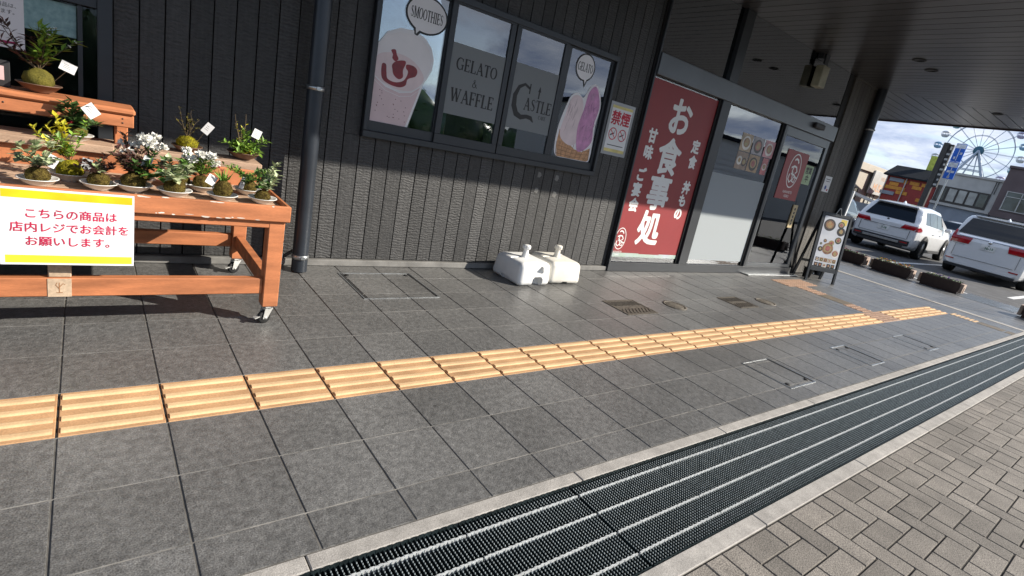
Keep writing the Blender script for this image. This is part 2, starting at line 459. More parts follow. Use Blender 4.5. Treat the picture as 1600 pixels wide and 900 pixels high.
g = MB(); g.box(-400, 900, -600, 600, -1.0, -0.16)
tag(g.build('ground', M['earth']), kind='structure')

# grout bed under the slate tiles, then tiles as real slabs with open joints
YR = [-1.045, -0.889, -0.589, -0.285, 0.0, 0.307, 0.607, 0.91, 1.21, 1.5]
t = MB()
def tile(x0, x1, y0, y1):
    gx, gy, z = 0.0032, 0.0019, 0.0
    a, b, c, d = x0+gx, x1-gx, y0+gy, y1-gy
    e, s = 0.0016, 0.0010
    dz = RNG.uniform(-0.0006, 0.0006)
    t.add([(a+e, c+s, z+dz), (b-e, c+s, z+dz), (b-e, d-s, z+dz), (a+e, d-s, z+dz), (a, c, z-.0035), (b, c, z-.0035), (b, d, z-.0035), (a, d, z-.0035)],
          [(0,1,2,3),(4,5,1,0),(5,6,2,1),(6,7,3,2),(7,4,0,3)])
nx0, nx1 = -6, 45
HOLES = [(3.53, 3.93, 0.345, 0.655), (5.30, 5.66, 0.345, 0.635)]
for j in range(len(YR) - 1):
    for i in range(nx0, nx1):
        x0, x1, y0, y1 = i*0.3, i*0.3+0.3, YR[j], YR[j+1]
        if j == 3 and x0 < 10.19: continue
        if x0 >= 9.5 and j == 8: pass
        tile(x0, x1, y0, y1)
for i in range(32, nx1):
    for j in range(0, 16):
        tile(i*0.3, i*0.3+0.3, 1.5+j*0.3, 1.8+j*0.3)
gb = MB()
gb.box(nx0*0.3, nx1*0.3, -1.045, 1.54, -0.15, -0.0034)
gb.box(9.6, nx1*0.3, 1.5405, 6.3, -0.15, -0.0034)
for y_ in YR[1:-1]:
    gb.box(nx0*0.3, nx1*0.3, y_ - .0017, y_ + .0017, -0.02, -0.0007, mi=1)
tag(gb.build('pavement', [M['grout'], M['grout_pale']]), kind='structure')
tag(t.build('pavement', M['tile']), kind='structure')

# granite kerbs either side of the drain
kb = MB()
for (y0, y1) in ((-1.104, -1.048), (-1.592, -1.527)):
    x = -1.55 + (0.55 if y0 < -1.3 else 0)
    while x < 13.2:
        kb.box(x+0.002, x+1.048, y0, y1, -0.148, 0.001, b=0.003)
        x += 1.05
tag(kb.build('kerb', M['granite']), kind='structure')
ch = MB()
ch.box(-1.8, 13.2, -1.527, -1.104, -0.15, -0.11)
tag(ch.build('channel_floor', M['pit']), kind='structure')

# serrated drain gratings: one panel of bars, copied along the channel
gm, teeth = MB(), MB()
PX = 0.496
nb = 33
for k in range(nb + 1):
    x = 0.005 + k * (PX - 0.012) / nb
    th = 0.0017
    gm.box(x - th, x + th, -1.520, -1.110, -0.045, -0.0075)
    y = -1.514
    while y < -1.118:
        teeth.add([(x-th, y, -.0075), (x+th, y, -.0075), (x+th, y+.0058, -.0075), (x-th, y+.0058, -.0075),
                (x-th*.7, y+.0016, -.0042), (x+th*.7, y+.0016, -.0042), (x+th*.7, y+.0042, -.0042), (x-th*.7, y+.0042, -.0042)],
               [(4,5,6,7),(0,1,5,4),(1,2,6,5),(2,3,7,6),(3,0,4,7)])
        y += 0.0102
g_root = thing('drain_grating', (-1.48, 0, 0), 'dark steel grating panel with bright cross bars between two granite kerbs', 'drain grating', 'steel grating panels laid end to end over the drain')
sb = gm.build('serrated_bars', M['grate_dark'], g_root)
teeth.build('bar_teeth', M['grate_tooth'], sb)
for y in (-1.108, -1.162, -1.262, -1.361, -1.462, -1.522):
    br = MB()
    w = 0.0024 if y not in (-1.108, -1.522) else 0.002
    n = 37
    for q in range(n):
        xa = 0.0015 + q * (PX - 0.003) / n; xb = 0.0015 + (q + 1) * (PX - 0.003) / n
        s = 0.0007 if q % 2 else -0.0007
        br.box(xa, xb, y - w + s, y + w + s, -0.04, -0.0010 + (0.0008 if q % 2 else 0))
    br.build('cross_bar', M['bar_bright'] if w > .0022 else M['grate_dark'], g_root)
for k in range(1, 25):
    r_ = copy_tree(g_root)
    r_.location = (-1.48 + k * 0.5 + (0.006 if k >= 6 else 0.0), 0, 0)

# brick pavers in a ninety degree herringbone
pv = MB()
U = 0.1036
def paver(x0, y0, lx, ly):
    e, w = 0.0028, 0.0045
    dz = RNG.uniform(-0.0012, 0.0012)
    a, b, c, d = x0+w*.5, x0+lx-w*.5, y0+w*.5, y0+ly-w*.5
    if d > -1.597:
        d = -1.597
        if d - c < 0.02: return
    pv.add([(a+e, c+e, dz), (b-e, c+e, dz), (b-e, d-e, dz), (a+e, d-e, dz), (a, c, -.006), (b, c, -.006), (b, d, -.006), (a, d, -.006)],
           [(0,1,2,3),(4,5,1,0),(5,6,2,1),(6,7,3,2),(7,4,0,3)])
VY = 0.0995
for j in range(0, 26):
    for i in range(-12, 128):
        ph = (i - j) % 4
        X = 2.33 + (i - 0) * U; Yt = -1.596 - j * VY
        if ph == 0: paver(X, Yt - VY, 2*U, VY)
        elif ph == 2: paver(X, Yt - VY, U, 2*VY) if j > 0 else paver(X, Yt - VY, U, VY)
        elif ph == 3 and j == 0: pass
jb = MB(); jb.box(-1.8, 15.8, -4.3, -1.5945, -0.15, -0.005)
tag(jb.build('path', M['paver_joint']), kind='structure')
tag(pv.build('brick_path', M['paver']), kind='structure')

# parking lot beyond the paving
lot = MB(); lot.box(14.0, 64, -40, 60, -0.158, -0.02)
lot.box(13.52, 13.998, -1.0, 60, -0.158, -0.014)
lot.box(15.9, 64, -90, -40.01, -0.158, -0.02)
tag(lot.build('parking_ground', M['asphalt']), kind='structure')
ln = MB()
for y in (-2.35, 0.02, 2.62, 5.55, 8.2, 10.8):
    ln.box(16.6, 23.4, y - .06, y + .06, -0.0199, -0.0165)
ln.box(14.5, 14.62, -8, 18, -0.0199, -0.0165)
tag(ln.build('road_markings', M['paint_white']), kind='structure')
st = MB(); st.box(11.0, 11.17, -1.04, 6.2, 0.0012, 0.0045)
tag(st.build('pavement_strip', M['granite']), kind='structure')

# tactile paving
tp = thing('tactile_paving', (0, 0, 0), 'long strip of yellow guide blocks with raised bars across the grey pavement', 'tactile paving')
def bar(mb, x0, x1, yc, w=0.0135, h=0.0068, mi=1):
    prof = [(-w*1.15, 0.0), (-w*0.85, h*.85), (-w*.55, h), (w*.55, h), (w*0.85, h*.85), (w*1.15, 0.0)]
    z0 = 0.0012
    vs = [(x0, yc + a, z0 + b) for a, b in prof] + [(x1, yc + a, z0 + b) for a, b in prof]
    m = len(prof)
    mb.add(vs, [(i+1, i, m+i, m+i+1) for i in range(m-1)] + [tuple(range(m)), tuple(range(2*m-1, m-1, -1))], mi)
YS0, YS1 = -0.284, -0.001
for i in range(-5, 34):
    x0, x1 = i*0.3 + 0.0035, i*0.3 + 0.2965
    junction = i in (25, 26)
    blk = MB()
    blk.box(x0, x1, YS0 + .002, YS1 - .002, -0.02, 0.0012, b=0.002)
    if junction:
        for a in range(6):
            for b in range(6):
                blk.lathe([(0.015, 0), (0.013, .0045), (0.008, .006)], n=10, c=(x0 + .025 + a*.0485, YS0 + .024 + b*.047, .0012), mi=1)
    else:
        for k in range(4):
            bar(blk, x0 + .007, x1 - .007, YS0 + 0.0355 + k * 0.0706)
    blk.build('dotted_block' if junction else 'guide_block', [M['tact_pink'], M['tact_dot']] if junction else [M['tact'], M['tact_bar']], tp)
jt = MB(); jt.box(-1.505, 10.2, YS0 + .0005, YS1 - .0005, -0.019, -0.0022)
jt.build('block_joint', M['pit'], tp)

tb = thing('tactile_paving', (0, 0, 0), 'short branch of worn pinkish dotted blocks leading from the strip to the shop door', 'tactile paving')
def dotted(x0, x1, y0, y1):
    bb, bd = MB(), MB()
    bb.box(x0, x1, y0, y1, -0.002, 0.0022)
    nx, ny = max(1, round((x1-x0)/.058)), max(1, round((y1-y0)/.058))
    for a in range(nx):
        for b in range(ny):
            bd.lathe([(0.019, 0), (0.016, .005), (0.009, .0066)], n=8, c=(x0 + (a+.5)*(x1-x0)/nx, y0 + (b+.5)*(y1-y0)/ny, .0022))
    k_ = bb.build('dotted_block', M['tact_pink'], tb); bd.build('raised_dot', M['tact_dot'], k_)
for k in range(3): dotted(7.56 + k*.3, 7.857 + k*.3, 0.92, 1.2)
dotted(7.72, 8.02, 0.60, 0.918); dotted(7.66, 7.96, 0.004, 0.26)
cv = MB(); cv.box(7.70, 8.0, 0.262, 0.598, -0.002, 0.0026)
cv.build('cover_plate', M['tact_wood'], tb)
te = thing('tactile_paving', (0, 0, 0), 'last turn of the yellow strip, short pale bars and brown plates running to the kerb', 'tactile paving')
e1, e2 = MB(), MB()
for k in range(6):
    e1.box(10.21, 10.47, -0.335 - k*.055, -0.30 - k*.055, -0.002, 0.004, b=.002)
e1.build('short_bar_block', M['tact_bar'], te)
e2.box(10.2, 10.46, -0.93, -0.635, -0.002, 0.0026)
e3 = MB(); e3.box(10.2, 10.46, -1.04, -0.955, -0.002, 0.0026); e3.build('cover_plate', M['tact_wood'], te)
e2.build('cover_plate', M['tact_wood'], te)

# covers let into the pavement
def square_cover(x0, x1, y0, y1, label):
    r = thing('drain_cover', ((x0+x1)/2, (y0+y1)/2, 0), label, 'drain cover')
    w, d = (x1-x0)/2, (y1-y0)/2
    f = MB()
    for (a, b, c, e) in ((-w, w, -d, -d+.014), (-w, w, d-.014, d), (-w, -w+.014, -d+.0141, d-.0141), (w-.014, w, -d+.0141, d-.0141)):
        f.box(a, b, c, e, -.003, .0048)
    f.build('frame', M['iron'], r)
    p = MB(); p.box(-w+.0145, w-.0145, -d+.0145, d-.0145, -.003, .0018)
    n = 9
    for i in range(n):
        for sgn in (-1, 1):
            x = -w + .03 + i * (2*w - .06) / (n - 1)
            # herringbone ribs
            for q in range(2):
                yc = (-d/2 if q == 0 else d/2)
                a = math.radians(52 if q == 0 else -52)
                T = Matrix.Translation((x, yc, 0)) @ Matrix.Rotation(a, 4, 'Z')
                if sgn == 1: p.box(-.055, .055, -.0055, .0055, .0017, .0058, T=T)
    p.build('ribbed_plate', M['iron'], r)
square_cover(3.53, 3.93, 0.345, 0.655, 'square herringbone-ribbed drain cover nearest the white weights')
square_cover(5.30, 5.66, 0.342, 0.638, 'square ribbed drain cover in front of the frosted glass bay')
def round_cover(x, y, label):
    r = thing('valve_cover', (x, y, 0), label, 'valve cover')
    f = MB(); f.lathe([(.115, -.002), (.115, .0045), (.092, .0045), (.092, .0008)], n=28); f.build('frame', M['iron'], r)
    p = MB(); p.lathe([(.0915, -.002), (.0915, .002), (0, .002)], n=28)
    for k in range(-3, 4):
        p.box(-math.sqrt(.0081-(k*.024)**2)+.004, math.sqrt(.0081-(k*.024)**2)-.004, k*.024-.005, k*.024+.005, .0019, .0055)
    p.build('lid', M['iron'], r)
round_cover(4.36, 0.49, 'small round iron lid just right of the first square drain cover')
round_cover(6.03, 0.465, 'small round iron lid just right of the second square drain cover')
def slot_frame(x0, x1, y0, y1, label, worn):
    r = thing('floor_hatch', ((x0+x1)/2, (y0+y1)/2, 0), label, 'floor hatch')
    w, d = (x1-x0)/2, (y1-y0)/2
    f = MB(); o = .009
    for (a, b, c, e) in ((-w, w, -d, -d+o), (-w, w, d-o, d), (-w, -w+o, -d+o+.0001, d-o-.0001), (w-o, w, -d+o+.0001, d-o-.0001)):
        f.box(a, b, c, e, -.003, .0042)
    f.build('frame', M['galv'], r)
    gq = MB()
    for (a, b) in ((-w+o+.004, -w+o+.013), (w-o-.013, w-o-.004)):
        gq.box(a, b, -d+o+.004, d-o-.004, -.002, .0021)
    for sx in (-1, 1):
        gq.lathe([(.016, 0), (.016, .0052), (.006, .0052)], n=12, c=(sx*(w-.05), -d+.05 if worn else d-.05, 0))
    gq.build('lifting_slot', M['rubber'], r)
slot_frame(3.75, 4.13, -0.925, -0.55, 'tile-filled floor hatch frame nearest the grating, left of three', True)
slot_frame(5.24, 5.55, -0.915, -0.565, 'tile-filled floor hatch frame, middle of three beside the grating', False)
slot_frame(6.82, 7.14, -0.925, -0.578, 'farthest tile-filled floor hatch frame of three beside the grating', True)
slot_frame(1.47, 2.03, 0.82, 1.32, 'large tile-filled floor hatch at the foot of the black wall by the downpipe', False)
tg = thing('walkway_grate', (13.95, -0.1, 0), 'pale perforated metal grate at the edge of the car park', 'grate')
q = MB()
for i in range(23):
    q.box(-.6 + i*.054, -.6 + i*.054 + .022, -.46, .46, -.02, .006)
for i in range(18):
    q.box(-.6, .61, -.46 + i*.053, -.46 + i*.053 + .018, -.02, .0045)
q.build('bars', M['galv'], tg)
q = MB(); q.box(-.6, .6, -.455, .455, -.03, -.013); q.build('tray', M['granite'], tg)

# ------------------------------------------------------------ the restaurant building
SPOTS = [(3.285, 0.878), (3.499, 0.874), (3.284, 0.739), (3.509, 0.726)]
LEAN = -math.atan(0.0431)          # paving falls away from the wall; the wall itself is plumb
BM = Matrix.Translation((0, 1.5, 0)) @ Matrix.Rotation(LEAN, 4, 'X')
bld = thing('restaurant_building', (0, 1.5, 0), 'dark timber-clad restaurant with glazed entrance and deep slatted eaves', 'building', rot=(LEAN, 0, 0))
def on_wall(name, x, y, z, label, cat, group=None):
    return thing(name, BM @ Vector((x, y, z)), label, cat, group, rot=(LEAN, 0, 0))

def plank_mat(name, base, col2):
    """Rough-sawn black board: saw marks run across the grain and differ from board to board."""
    m, N, L, P = nmat(name)
    P.inputs['Roughness'].default_value = 0.62
    tcn = N.new('ShaderNodeTexCoord'); geo = N.new('ShaderNodeNewGeometry')
    cb = N.new('ShaderNodeCombineXYZ')
    a = N.new('ShaderNodeMath'); a.operation = 'MULTIPLY'; a.inputs[1].default_value = 61.0
    L.new(geo.outputs['Random Per Island'], a.inputs[0])
    L.new(a.outputs[0], cb.inputs[0]); L.new(a.outputs[0], cb.inputs[2])
    ad = N.new('ShaderNodeVectorMath'); ad.operation = 'ADD'
    L.new(tcn.outputs['Object'], ad.inputs[0]); L.new(cb.outputs[0], ad.inputs[1])
    wv = N.new('ShaderNodeTexWave'); wv.bands_direction = 'Z'; wv.inputs['Scale'].default_value = 15
    wv.inputs['Distortion'].default_value = 14; wv.inputs['Detail'].default_value = 5; wv.inputs['Detail Scale'].default_value = 0.55; wv.inputs['Detail Roughness'].default_value = 0.65
    L.new(ad.outputs[0], wv.inputs['Vector'])
    mp = N.new('ShaderNodeMapping'); mp.inputs['Scale'].default_value = (60, 1, 4.0)
    L.new(ad.outputs[0], mp.inputs[0])
    ng = N.new('ShaderNodeTexNoise'); ng.inputs['Scale'].default_value = 1.0; ng.inputs['Detail'].default_value = 5
    L.new(mp.outputs[0], ng.inputs['Vector'])
    mp2 = N.new('ShaderNodeMapping'); mp2.inputs['Scale'].default_value = (20, 1, 62)
    L.new(ad.outputs[0], mp2.inputs[0])
    ns = N.new('ShaderNodeTexNoise'); ns.inputs['Scale'].default_value = 1.0; ns.inputs['Detail'].default_value = 4; ns.inputs['Distortion'].default_value = 1.6
    L.new(mp2.outputs[0], ns.inputs['Vector'])
    # weight of saw marks per board
    mr = N.new('ShaderNodeMapRange'); mr.inputs['To Min'].default_value = 0.05; mr.inputs['To Max'].default_value = 0.40
    fr = N.new('ShaderNodeMath'); fr.operation = 'FRACT'
    L.new(a.outputs[0], fr.inputs[0]); L.new(fr.outputs[0], mr.inputs['Value'])
    h1 = N.new('ShaderNodeMath'); h1.operation = 'MULTIPLY'; L.new(wv.outputs['Fac'], h1.inputs[0]); L.new(mr.outputs[0], h1.inputs[1])
    h2 = N.new('ShaderNodeMath'); h2.operation = 'ADD'; L.new(h1.outputs[0], h2.inputs[0]); L.new(ns.outputs['Fac'], h2.inputs[1])
    h3 = N.new('ShaderNodeMath'); h3.operation = 'MULTIPLY_ADD'; h3.inputs[1].default_value = 0.55
    L.new(ng.outputs['Fac'], h3.inputs[0]); L.new(h2.outputs[0], h3.inputs[2])
    bp = N.new('ShaderNodeBump'); bp.inputs['Strength'].default_value = 1.0; bp.inputs['Distance'].default_value = 0.0045
    L.new(h3.outputs[0], bp.inputs['Height']); L.new(bp.outputs[0], P.inputs['Normal'])
    rp = N.new('ShaderNodeValToRGB')
    rp.color_ramp.elements[0].position = 0.30; rp.color_ramp.elements[0].color = (*col2, 1)
    rp.color_ramp.elements[1].position = 0.72; rp.color_ramp.elements[1].color = (*base, 1)
    dv = N.new('ShaderNodeMath'); dv.operation = 'MULTIPLY'; dv.inputs[1].default_value = 0.58
    L.new(h3.outputs[0], dv.inputs[0]); L.new(dv.outputs[0], rp.inputs[0])
    mr2 = N.new('ShaderNodeMapRange'); mr2.inputs['To Min'].default_value = 0.70; mr2.inputs['To Max'].default_value = 1.28
    L.new(geo.outputs['Random Per Island'], mr2.inputs['Value'])
    sc = N.new('ShaderNodeVectorMath'); sc.operation = 'SCALE'
    L.new(rp.outputs[0], sc.inputs[0]); L.new(mr2.outputs[0], sc.inputs['Scale'])
    L.new(sc.outputs[0], P.inputs['Base Color'])
    return m
M['plank'] = plank_mat('black_rough_sawn_board', (0.058, 0.0575, 0.0575), (0.0175, 0.0175, 0.018))
M['plank_grey'] = plank_mat('weathered_grey_board', (0.115, 0.105, 0.092), (0.045, 0.042, 0.038))
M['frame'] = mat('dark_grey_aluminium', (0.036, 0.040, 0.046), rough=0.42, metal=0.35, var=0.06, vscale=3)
M['frame_light'] = mat('grey_aluminium', (0.100, 0.110, 0.120), rough=0.38, metal=0.45, var=0.06, vscale=3)
M['black'] = mat('black_rubber_gap', (0.008, 0.008, 0.009), rough=0.8)
M['soffit'] = mat('dark_soffit_board', (0.075, 0.073, 0.076), rough=0.28, var=0.12, vscale=2.2, island=0.12, stretch=(3, 1, 1), metal=0.2)
M['fascia'] = mat('dark_red_brown_trim', (0.055, 0.030, 0.032), rough=0.45)
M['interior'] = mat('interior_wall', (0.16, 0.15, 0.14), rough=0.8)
M['maroon'] = mat('interior_maroon', (0.20, 0.025, 0.028), rough=0.7)
M['glass'] = glass_mat('clear_window_glass', tint=(0.78, 0.84, 0.84), ior=1.72)
M['glass_dark'] = glass_mat('dim_shop_glass', tint=(0.6, 0.66, 0.66), ior=1.32)
M['glass_refl'] = glass_mat('reflective_window_glass', tint=(0.86, 0.90, 0.90), ior=2.0, floor=0.06)
M['film'] = film_mat('frosted_film_grey', (0.46, 0.48, 0.49), 0.26)
M['film_white'] = film_mat('frosted_film_white', (0.56, 0.60, 0.62), 0.03)
M['white_paper'] = mat('white_paper', (0.78, 0.78, 0.78), rough=0.6, var=0.02)
M['ink'] = mat('black_print', (0.022, 0.022, 0.024), rough=0.6)
M['red_ink'] = mat('red_print', (0.55, 0.02, 0.05), rough=0.6)
M['concrete'] = mat('concrete_plinth', (0.20, 0.195, 0.185), rough=0.85, vscale=8, bump=0.2)

# planked wall, boards 116 mm wide with open joints; opening for the serving window and the shop window
wall, back = MB(), MB()
PW = 0.1163
HW = 2.962
WX0, WX1, WZ0, WZ1 = 1.590, 3.930, 0.947, 2.035
x = 0.2
edges = [0.2]
while edges[-1] < 4.40: edges.append(0.314 + (len(edges) - 1) * PW)
edges = edges[:-1] + [4.437]
for a, b in zip(edges[:-1], edges[1:]):
    spans = []
    if b <= WX0 + .001 or a >= WX1 - .001: spans = [(a, b, 0.05, HW)]
    else:
        spans = [(a, b, 0.05, WZ0), (a, b, WZ1, HW)]
        if a < WX0: spans.append((a, WX0, WZ0 + .0005, WZ1 - .0005))
        if b > WX1: spans.append((WX1, b, WZ0 + .0005, WZ1 - .0005))
    for (p, q, z0, z1) in spans:
        if q - p < 0.02: continue
        d = RNG.uniform(-0.0012, 0.0012)
        wall.box(p + .003, q - .003, d, 0.03, z0, z1, b=0.0016)
wall.build('wall', M['plank'], bld)
for px_, pz_ in SPOTS:
    q_ = MB(); q_.add([(px_ + a*RNG.uniform(.8, 1.2), -.0016, pz_ + b*RNG.uniform(.8, 1.2)) for a, b in ((-.022,-.02),(.01,-.028),(.026,-.004),(.012,.024),(-.016,.022))], [(0,1,2,3,4)]); q_.build('scuff_mark', M['concrete'], bld)
back.box(0.2, WX0 - .002, 0.031, 0.20, 0.0, HW); back.box(WX1 + .002, 4.437, 0.031, 0.20, 0.0, HW)
back.box(WX0 - .0019, WX1 + .0019, 0.031, 0.20, 0.0, WZ0 - .002); back.box(WX0 - .0019, WX1 + .0019, 0.031, 0.2, WZ1 + .002, HW)
back.build('wall_backing', M['black'], bld)
pl = MB(); pl.box(0.2, 4.437, -0.035, 0.03, 0.0, 0.045, b=.004); pl.build('plinth', M['concrete'], bld)

# shop window at the left end
sw = MB()
sw.box(0.135, 0.199, -0.02, 0.12, 0.0, HW, b=.003); sw.box(0.055, 0.075, 0.02, 0.08, 0.0, 1.3899)
sw.box(-2.6, 0.1345, 0.0, 0.10, 1.345, 1.39, b=.002); sw.box(-2.6, 0.1345, 0.0, 0.10, 0.0, 0.10); sw.box(-2.6, 0.1345, 0, .1, 2.2, HW)
swo = sw.build('shop_window', M['frame'], bld)
g1 = MB(); g1.box(-2.6, 0.134, 0.045, 0.05, 0.101, 1.3445); g1.box(-2.6, 0.134, 0.045, 0.05, 1.3905, 2.199)
g1.build('pane', M['glass_dark'], swo)
rm = MB()   # room behind: floor, walls, ceiling
rm.box(-2.6, 4.3, 3.0, 3.1, 0, HW); rm.box(-2.7, -2.6, 0.1, 3.1, 0, HW); rm.box(-2.6, 4.3, 0.21, 3.0, -0.05, -0.001); rm.box(-2.6, 8.8, 0.21, 5.0, HW + .02, HW + .1)
rm.box(4.35, 4.43, 0.21, 5.0, 0, HW)
rm.box(0.9, 0.98, 0.21, 2.9999, 0, HW - .01)
rm.build('room', M['interior'], bld)
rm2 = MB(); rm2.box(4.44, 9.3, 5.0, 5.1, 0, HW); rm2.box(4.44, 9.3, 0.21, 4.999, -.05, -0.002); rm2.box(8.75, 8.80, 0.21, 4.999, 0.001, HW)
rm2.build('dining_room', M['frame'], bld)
mw = MB(); mw.box(5.0, 6.9, 3.0, 3.08, 1.9, HW); mw.build('maroon_bulkhead', M['maroon'], bld)

# sliding serving window: outer frame, sashes, panes, frosted films
fr = MB()
o = 0.045
fr.box(WX0, WX1, -0.045, 0.06, WZ0, WZ0 + o, b=.003); fr.box(WX0, WX1, -0.045, 0.06, WZ1 - o, WZ1, b=.003)
fr.box(WX0, WX0 + .03, -0.0449, 0.06, WZ0 + o + .0002, WZ1 - o - .0002, b=.003); fr.box(WX1 - .03, WX1, -0.0449, 0.06, WZ0 + o + .0002, WZ1 - o - .0002, b=.003)
win = fr.build('serving_window', M['frame'], bld)
panes = [(1.640, 2.143, 0.0), (2.197, 2.684, -0.022), (2.788, 3.262, -0.022), (3.360, 3.868, 0.0)]
PZ0, PZ1 = 1.062, 1.977
for k, (a, b, yy) in enumerate(panes):
    s = MB()
    l = WX0 + .0305 if k == 0 else a - .047
    r = WX1 - .0305 if k == 3 else b + .047
    y0, y1 = yy - .016, yy + .016
    z0, z1 = WZ0 + o + .0006, WZ1 - o - .0006
    s.box(l, r, y0, y1, z0, PZ0, b=.002); s.box(l, r, y0, y1, PZ1, z1, b=.002)
    s.box(l, a, y0 + .0005, y1, PZ0 + .0002, PZ1 - .0002, b=.002); s.box(b, r, y0 + .0005, y1, PZ0 + .0002, PZ1 - .0002, b=.002)
    s.build('sash', M['frame'], win)
    p = MB(); p.box(a, b, yy - .003, yy + .003, PZ0, PZ1); p.build('pane', M['glass_refl'], win)
    if k in (1, 2):
        f = MB(); f.box(a + .001, b - .001, yy - .0052, yy - .0044, 1.22, 1.725); f.build('frosted_film', M['film'], win)
gp = MB(); gp.box(2.735, 2.740, -.042, -.0385, WZ0+.06, WZ1-.06); gp.build('meeting_gap', M['black'], win)

# entrance glazing
ef = MB()
Z0, ZT0, ZT1 = 0.10, 2.015, 2.215
ef.box(4.438, 8.64, -0.05, 0.06, 0.0, 0.098, b=.003)                       # sill
ef.box(4.440, 4.462, -0.045, 0.06, 0.0985, HW, b=.002)
ef.box(5.69, 5.862, -0.045, 0.06, 0.0985, ZT0 - .0005, b=.003)
ef.box(7.205, 7.268, -0.045, 0.06, 0.0985, ZT0 - .0005, b=.003)
ef.box(5.675, 5.845, -0.055, 0.06, ZT1 + .0005, HW, b=.003)
efo = ef.build('entrance_frame', M['frame'], bld)
tf = MB(); tf.box(4.463, 8.64, -0.060, 0.07, ZT0, ZT1, b=.004); tf.build('transom_beam', M['frame_light'], efo)
for bx_ in ((5.655, 5.689, -.02, .02, Z0, ZT0 - .001), (7.17, 7.2045, -.02, .02, Z0, ZT0-.001), (8.60, 8.74, -.01, .05, 0.0, HW), (4.425, 4.4385, -.02, .03, 0.0, HW)):
    gp = MB(); gp.box(*bx_); gp.build('shadow_gap', M['black'], efo)
pn = MB()
pn.box(4.463, 5.654, -.004, .004, Z0, ZT0 - .001)
pn.build('pane', M['glass'], efo)
pn = MB(); pn.box(5.863, 7.169, -.004, .004, Z0, ZT0 - .001); pn.build('pane', M['glass_refl'], efo)
pn = MB(); pn.box(4.463, 5.674, -.004, .004, ZT1 + .001, HW - .002); pn.box(5.846, 8.60, -.004, .004, ZT1 + .001, HW - .002)
pn.build('transom_pane', M['glass_refl'], efo)
fw = MB(); fw.box(5.865, 7.168, -.0062, -.0052, 0.153, 1.238); fw.build('frosted_film', M['film_white'], efo)
dr = MB()
dr.box(7.269, 7.315, -.03, .015, .099, ZT0-.002, b=.002); dr.box(8.52, 8.60, -.03, .015, .099, ZT0-.002, b=.002)
dr.box(7.3155, 8.5195, -.03, .015, .099, .15, b=.002); dr.box(7.3155, 8.5195, -.03, .015, 1.90, ZT0-.002, b=.002)
dro = dr.build('sliding_door', M['frame_light'], bld)
pn = MB(); pn.box(7.3155, 8.5195, -.011, -.005, .1505, 1.8995); pn.build('pane', M['glass'], dro)
sn = MB(); sn.box(7.86, 8.14, -.11, -.0605, 2.095, 2.165, b=.012); sn.build('door_sensor', M['ink'], bld)
tr = MB(); tr.box(7.2, 8.7, -.16, -.052, 0.0, 0.012, b=.003); tr.build('threshold', M['galv'], bld)

# grey clad pier at the corner, downpipe in front of it
pier = MB()
xx = 8.75
ws = [.12, .115, .125, .12, .12, .12, .13]
for w in ws:
    pier.box(xx + .002, xx + w - .002, -.03 + RNG.uniform(-.001, .001), 0.0, 0.02, 2.93, b=.0015); xx += w
for q in range(9):
    pier.box(9.605, 9.635, .002 + q*.11, .108 + q*.11, 0.02, 2.93, b=.0015)
pier.build('corner_pier', M['plank_grey'], bld)
pb = MB(); pb.box(8.741, 9.604, .0005, .9, 0, HW); pb.box(9.50, 9.603, .9001, 12, 0, HW); pb.build('pier_core', M['black'], bld)
cp = MB(); cp.box(8.742, 9.64, -.04, .03, 2.931, 2.961); cp.build('pier_cap', M['plank_grey'], bld)
def downpipe(x, y, r, clamps):
    p = MB(); p.tube([(x, y, 0.0), (x, y, 2.96)], r, n=28)
    d = p.build('downpipe', M['pipe'], bld)
    for z in clamps:
        c = MB()
        c.lathe([(r + .0005, -.014), (r + .004, -.014), (r + .004, .014), (r + .0005, .014)], n=28, c=(x, y, z))
        c.box(x - .012, x + .012, y - r - .016, y - r - .002, z - .009, z + .009)
        c.box(x - .01, x + .01, y + r, max(0.0, y + r + .02), z - .009, z + .009)
        c.build('pipe_bracket', M['galv'], d)
M['pipe'] = mat('blue_black_coated_pipe', (0.030, 0.036, 0.046), rough=0.33, var=0.1, vscale=8, metal=0.2, bump=0.03, bscale=20)
downpipe(1.213, -0.152, 0.051, (0.10, 1.19))
downpipe(9.625, -0.085, 0.070, (0.98, 2.36))

# deep eaves: slatted soffit wrapping the corner with a mitre, trim, fascia and roof edge
SX1, SY0 = 12.56, -2.46
so = MB()
MX, MY = 9.52, 0.02      # inner corner of the mitre
slope = (SY0 - MY) / (SX1 - MX)
w = 0.166
x = -2.947
while x < SX1 - w:
    yb = 0.0
    a, b = x + .005, x + w - .005
    ya = SY0
    def lim(X): return 0.0 if X < MX else MY + slope * (X - MX)
    so.add([(a, ya, HW), (b, ya, HW), (b, lim(b) - .004, HW), (a, lim(a) - .004, HW), (a, ya, HW+.02), (b, ya, HW+.02), (b, lim(b) - .004, HW+.02), (a, lim(a) - .004, HW+.02)],
           [(3,2,1,0),(4,5,6,7),(0,1,5,4),(1,2,6,5),(2,3,7,6),(3,0,4,7)])
    x += w
y = SY0
while y < 12:
    a, b = y + .005, y + w - .005
    def limx(Y): return MX + .0 if Y > MY else MX + (Y - MY) / slope
    so.add([(limx(a)+.006, a, HW), (SX1, a, HW), (SX1, b, HW), (limx(b)+.006, b, HW), (limx(a)+.006, a, HW+.02), (SX1, a, HW+.02), (SX1, b, HW+.02), (limx(b)+.006, b, HW+.02)],
           [(3,2,1,0),(4,5,6,7),(0,1,5,4),(1,2,6,5),(2,3,7,6),(3,0,4,7)])
    y += w
so.build('soffit', M['soffit'], bld)
rf = MB(); rf.box(-3.0, SX1 + .0, SY0, 12, HW + .023, HW + .30); rf.build('roof_deck', M['black'], bld)
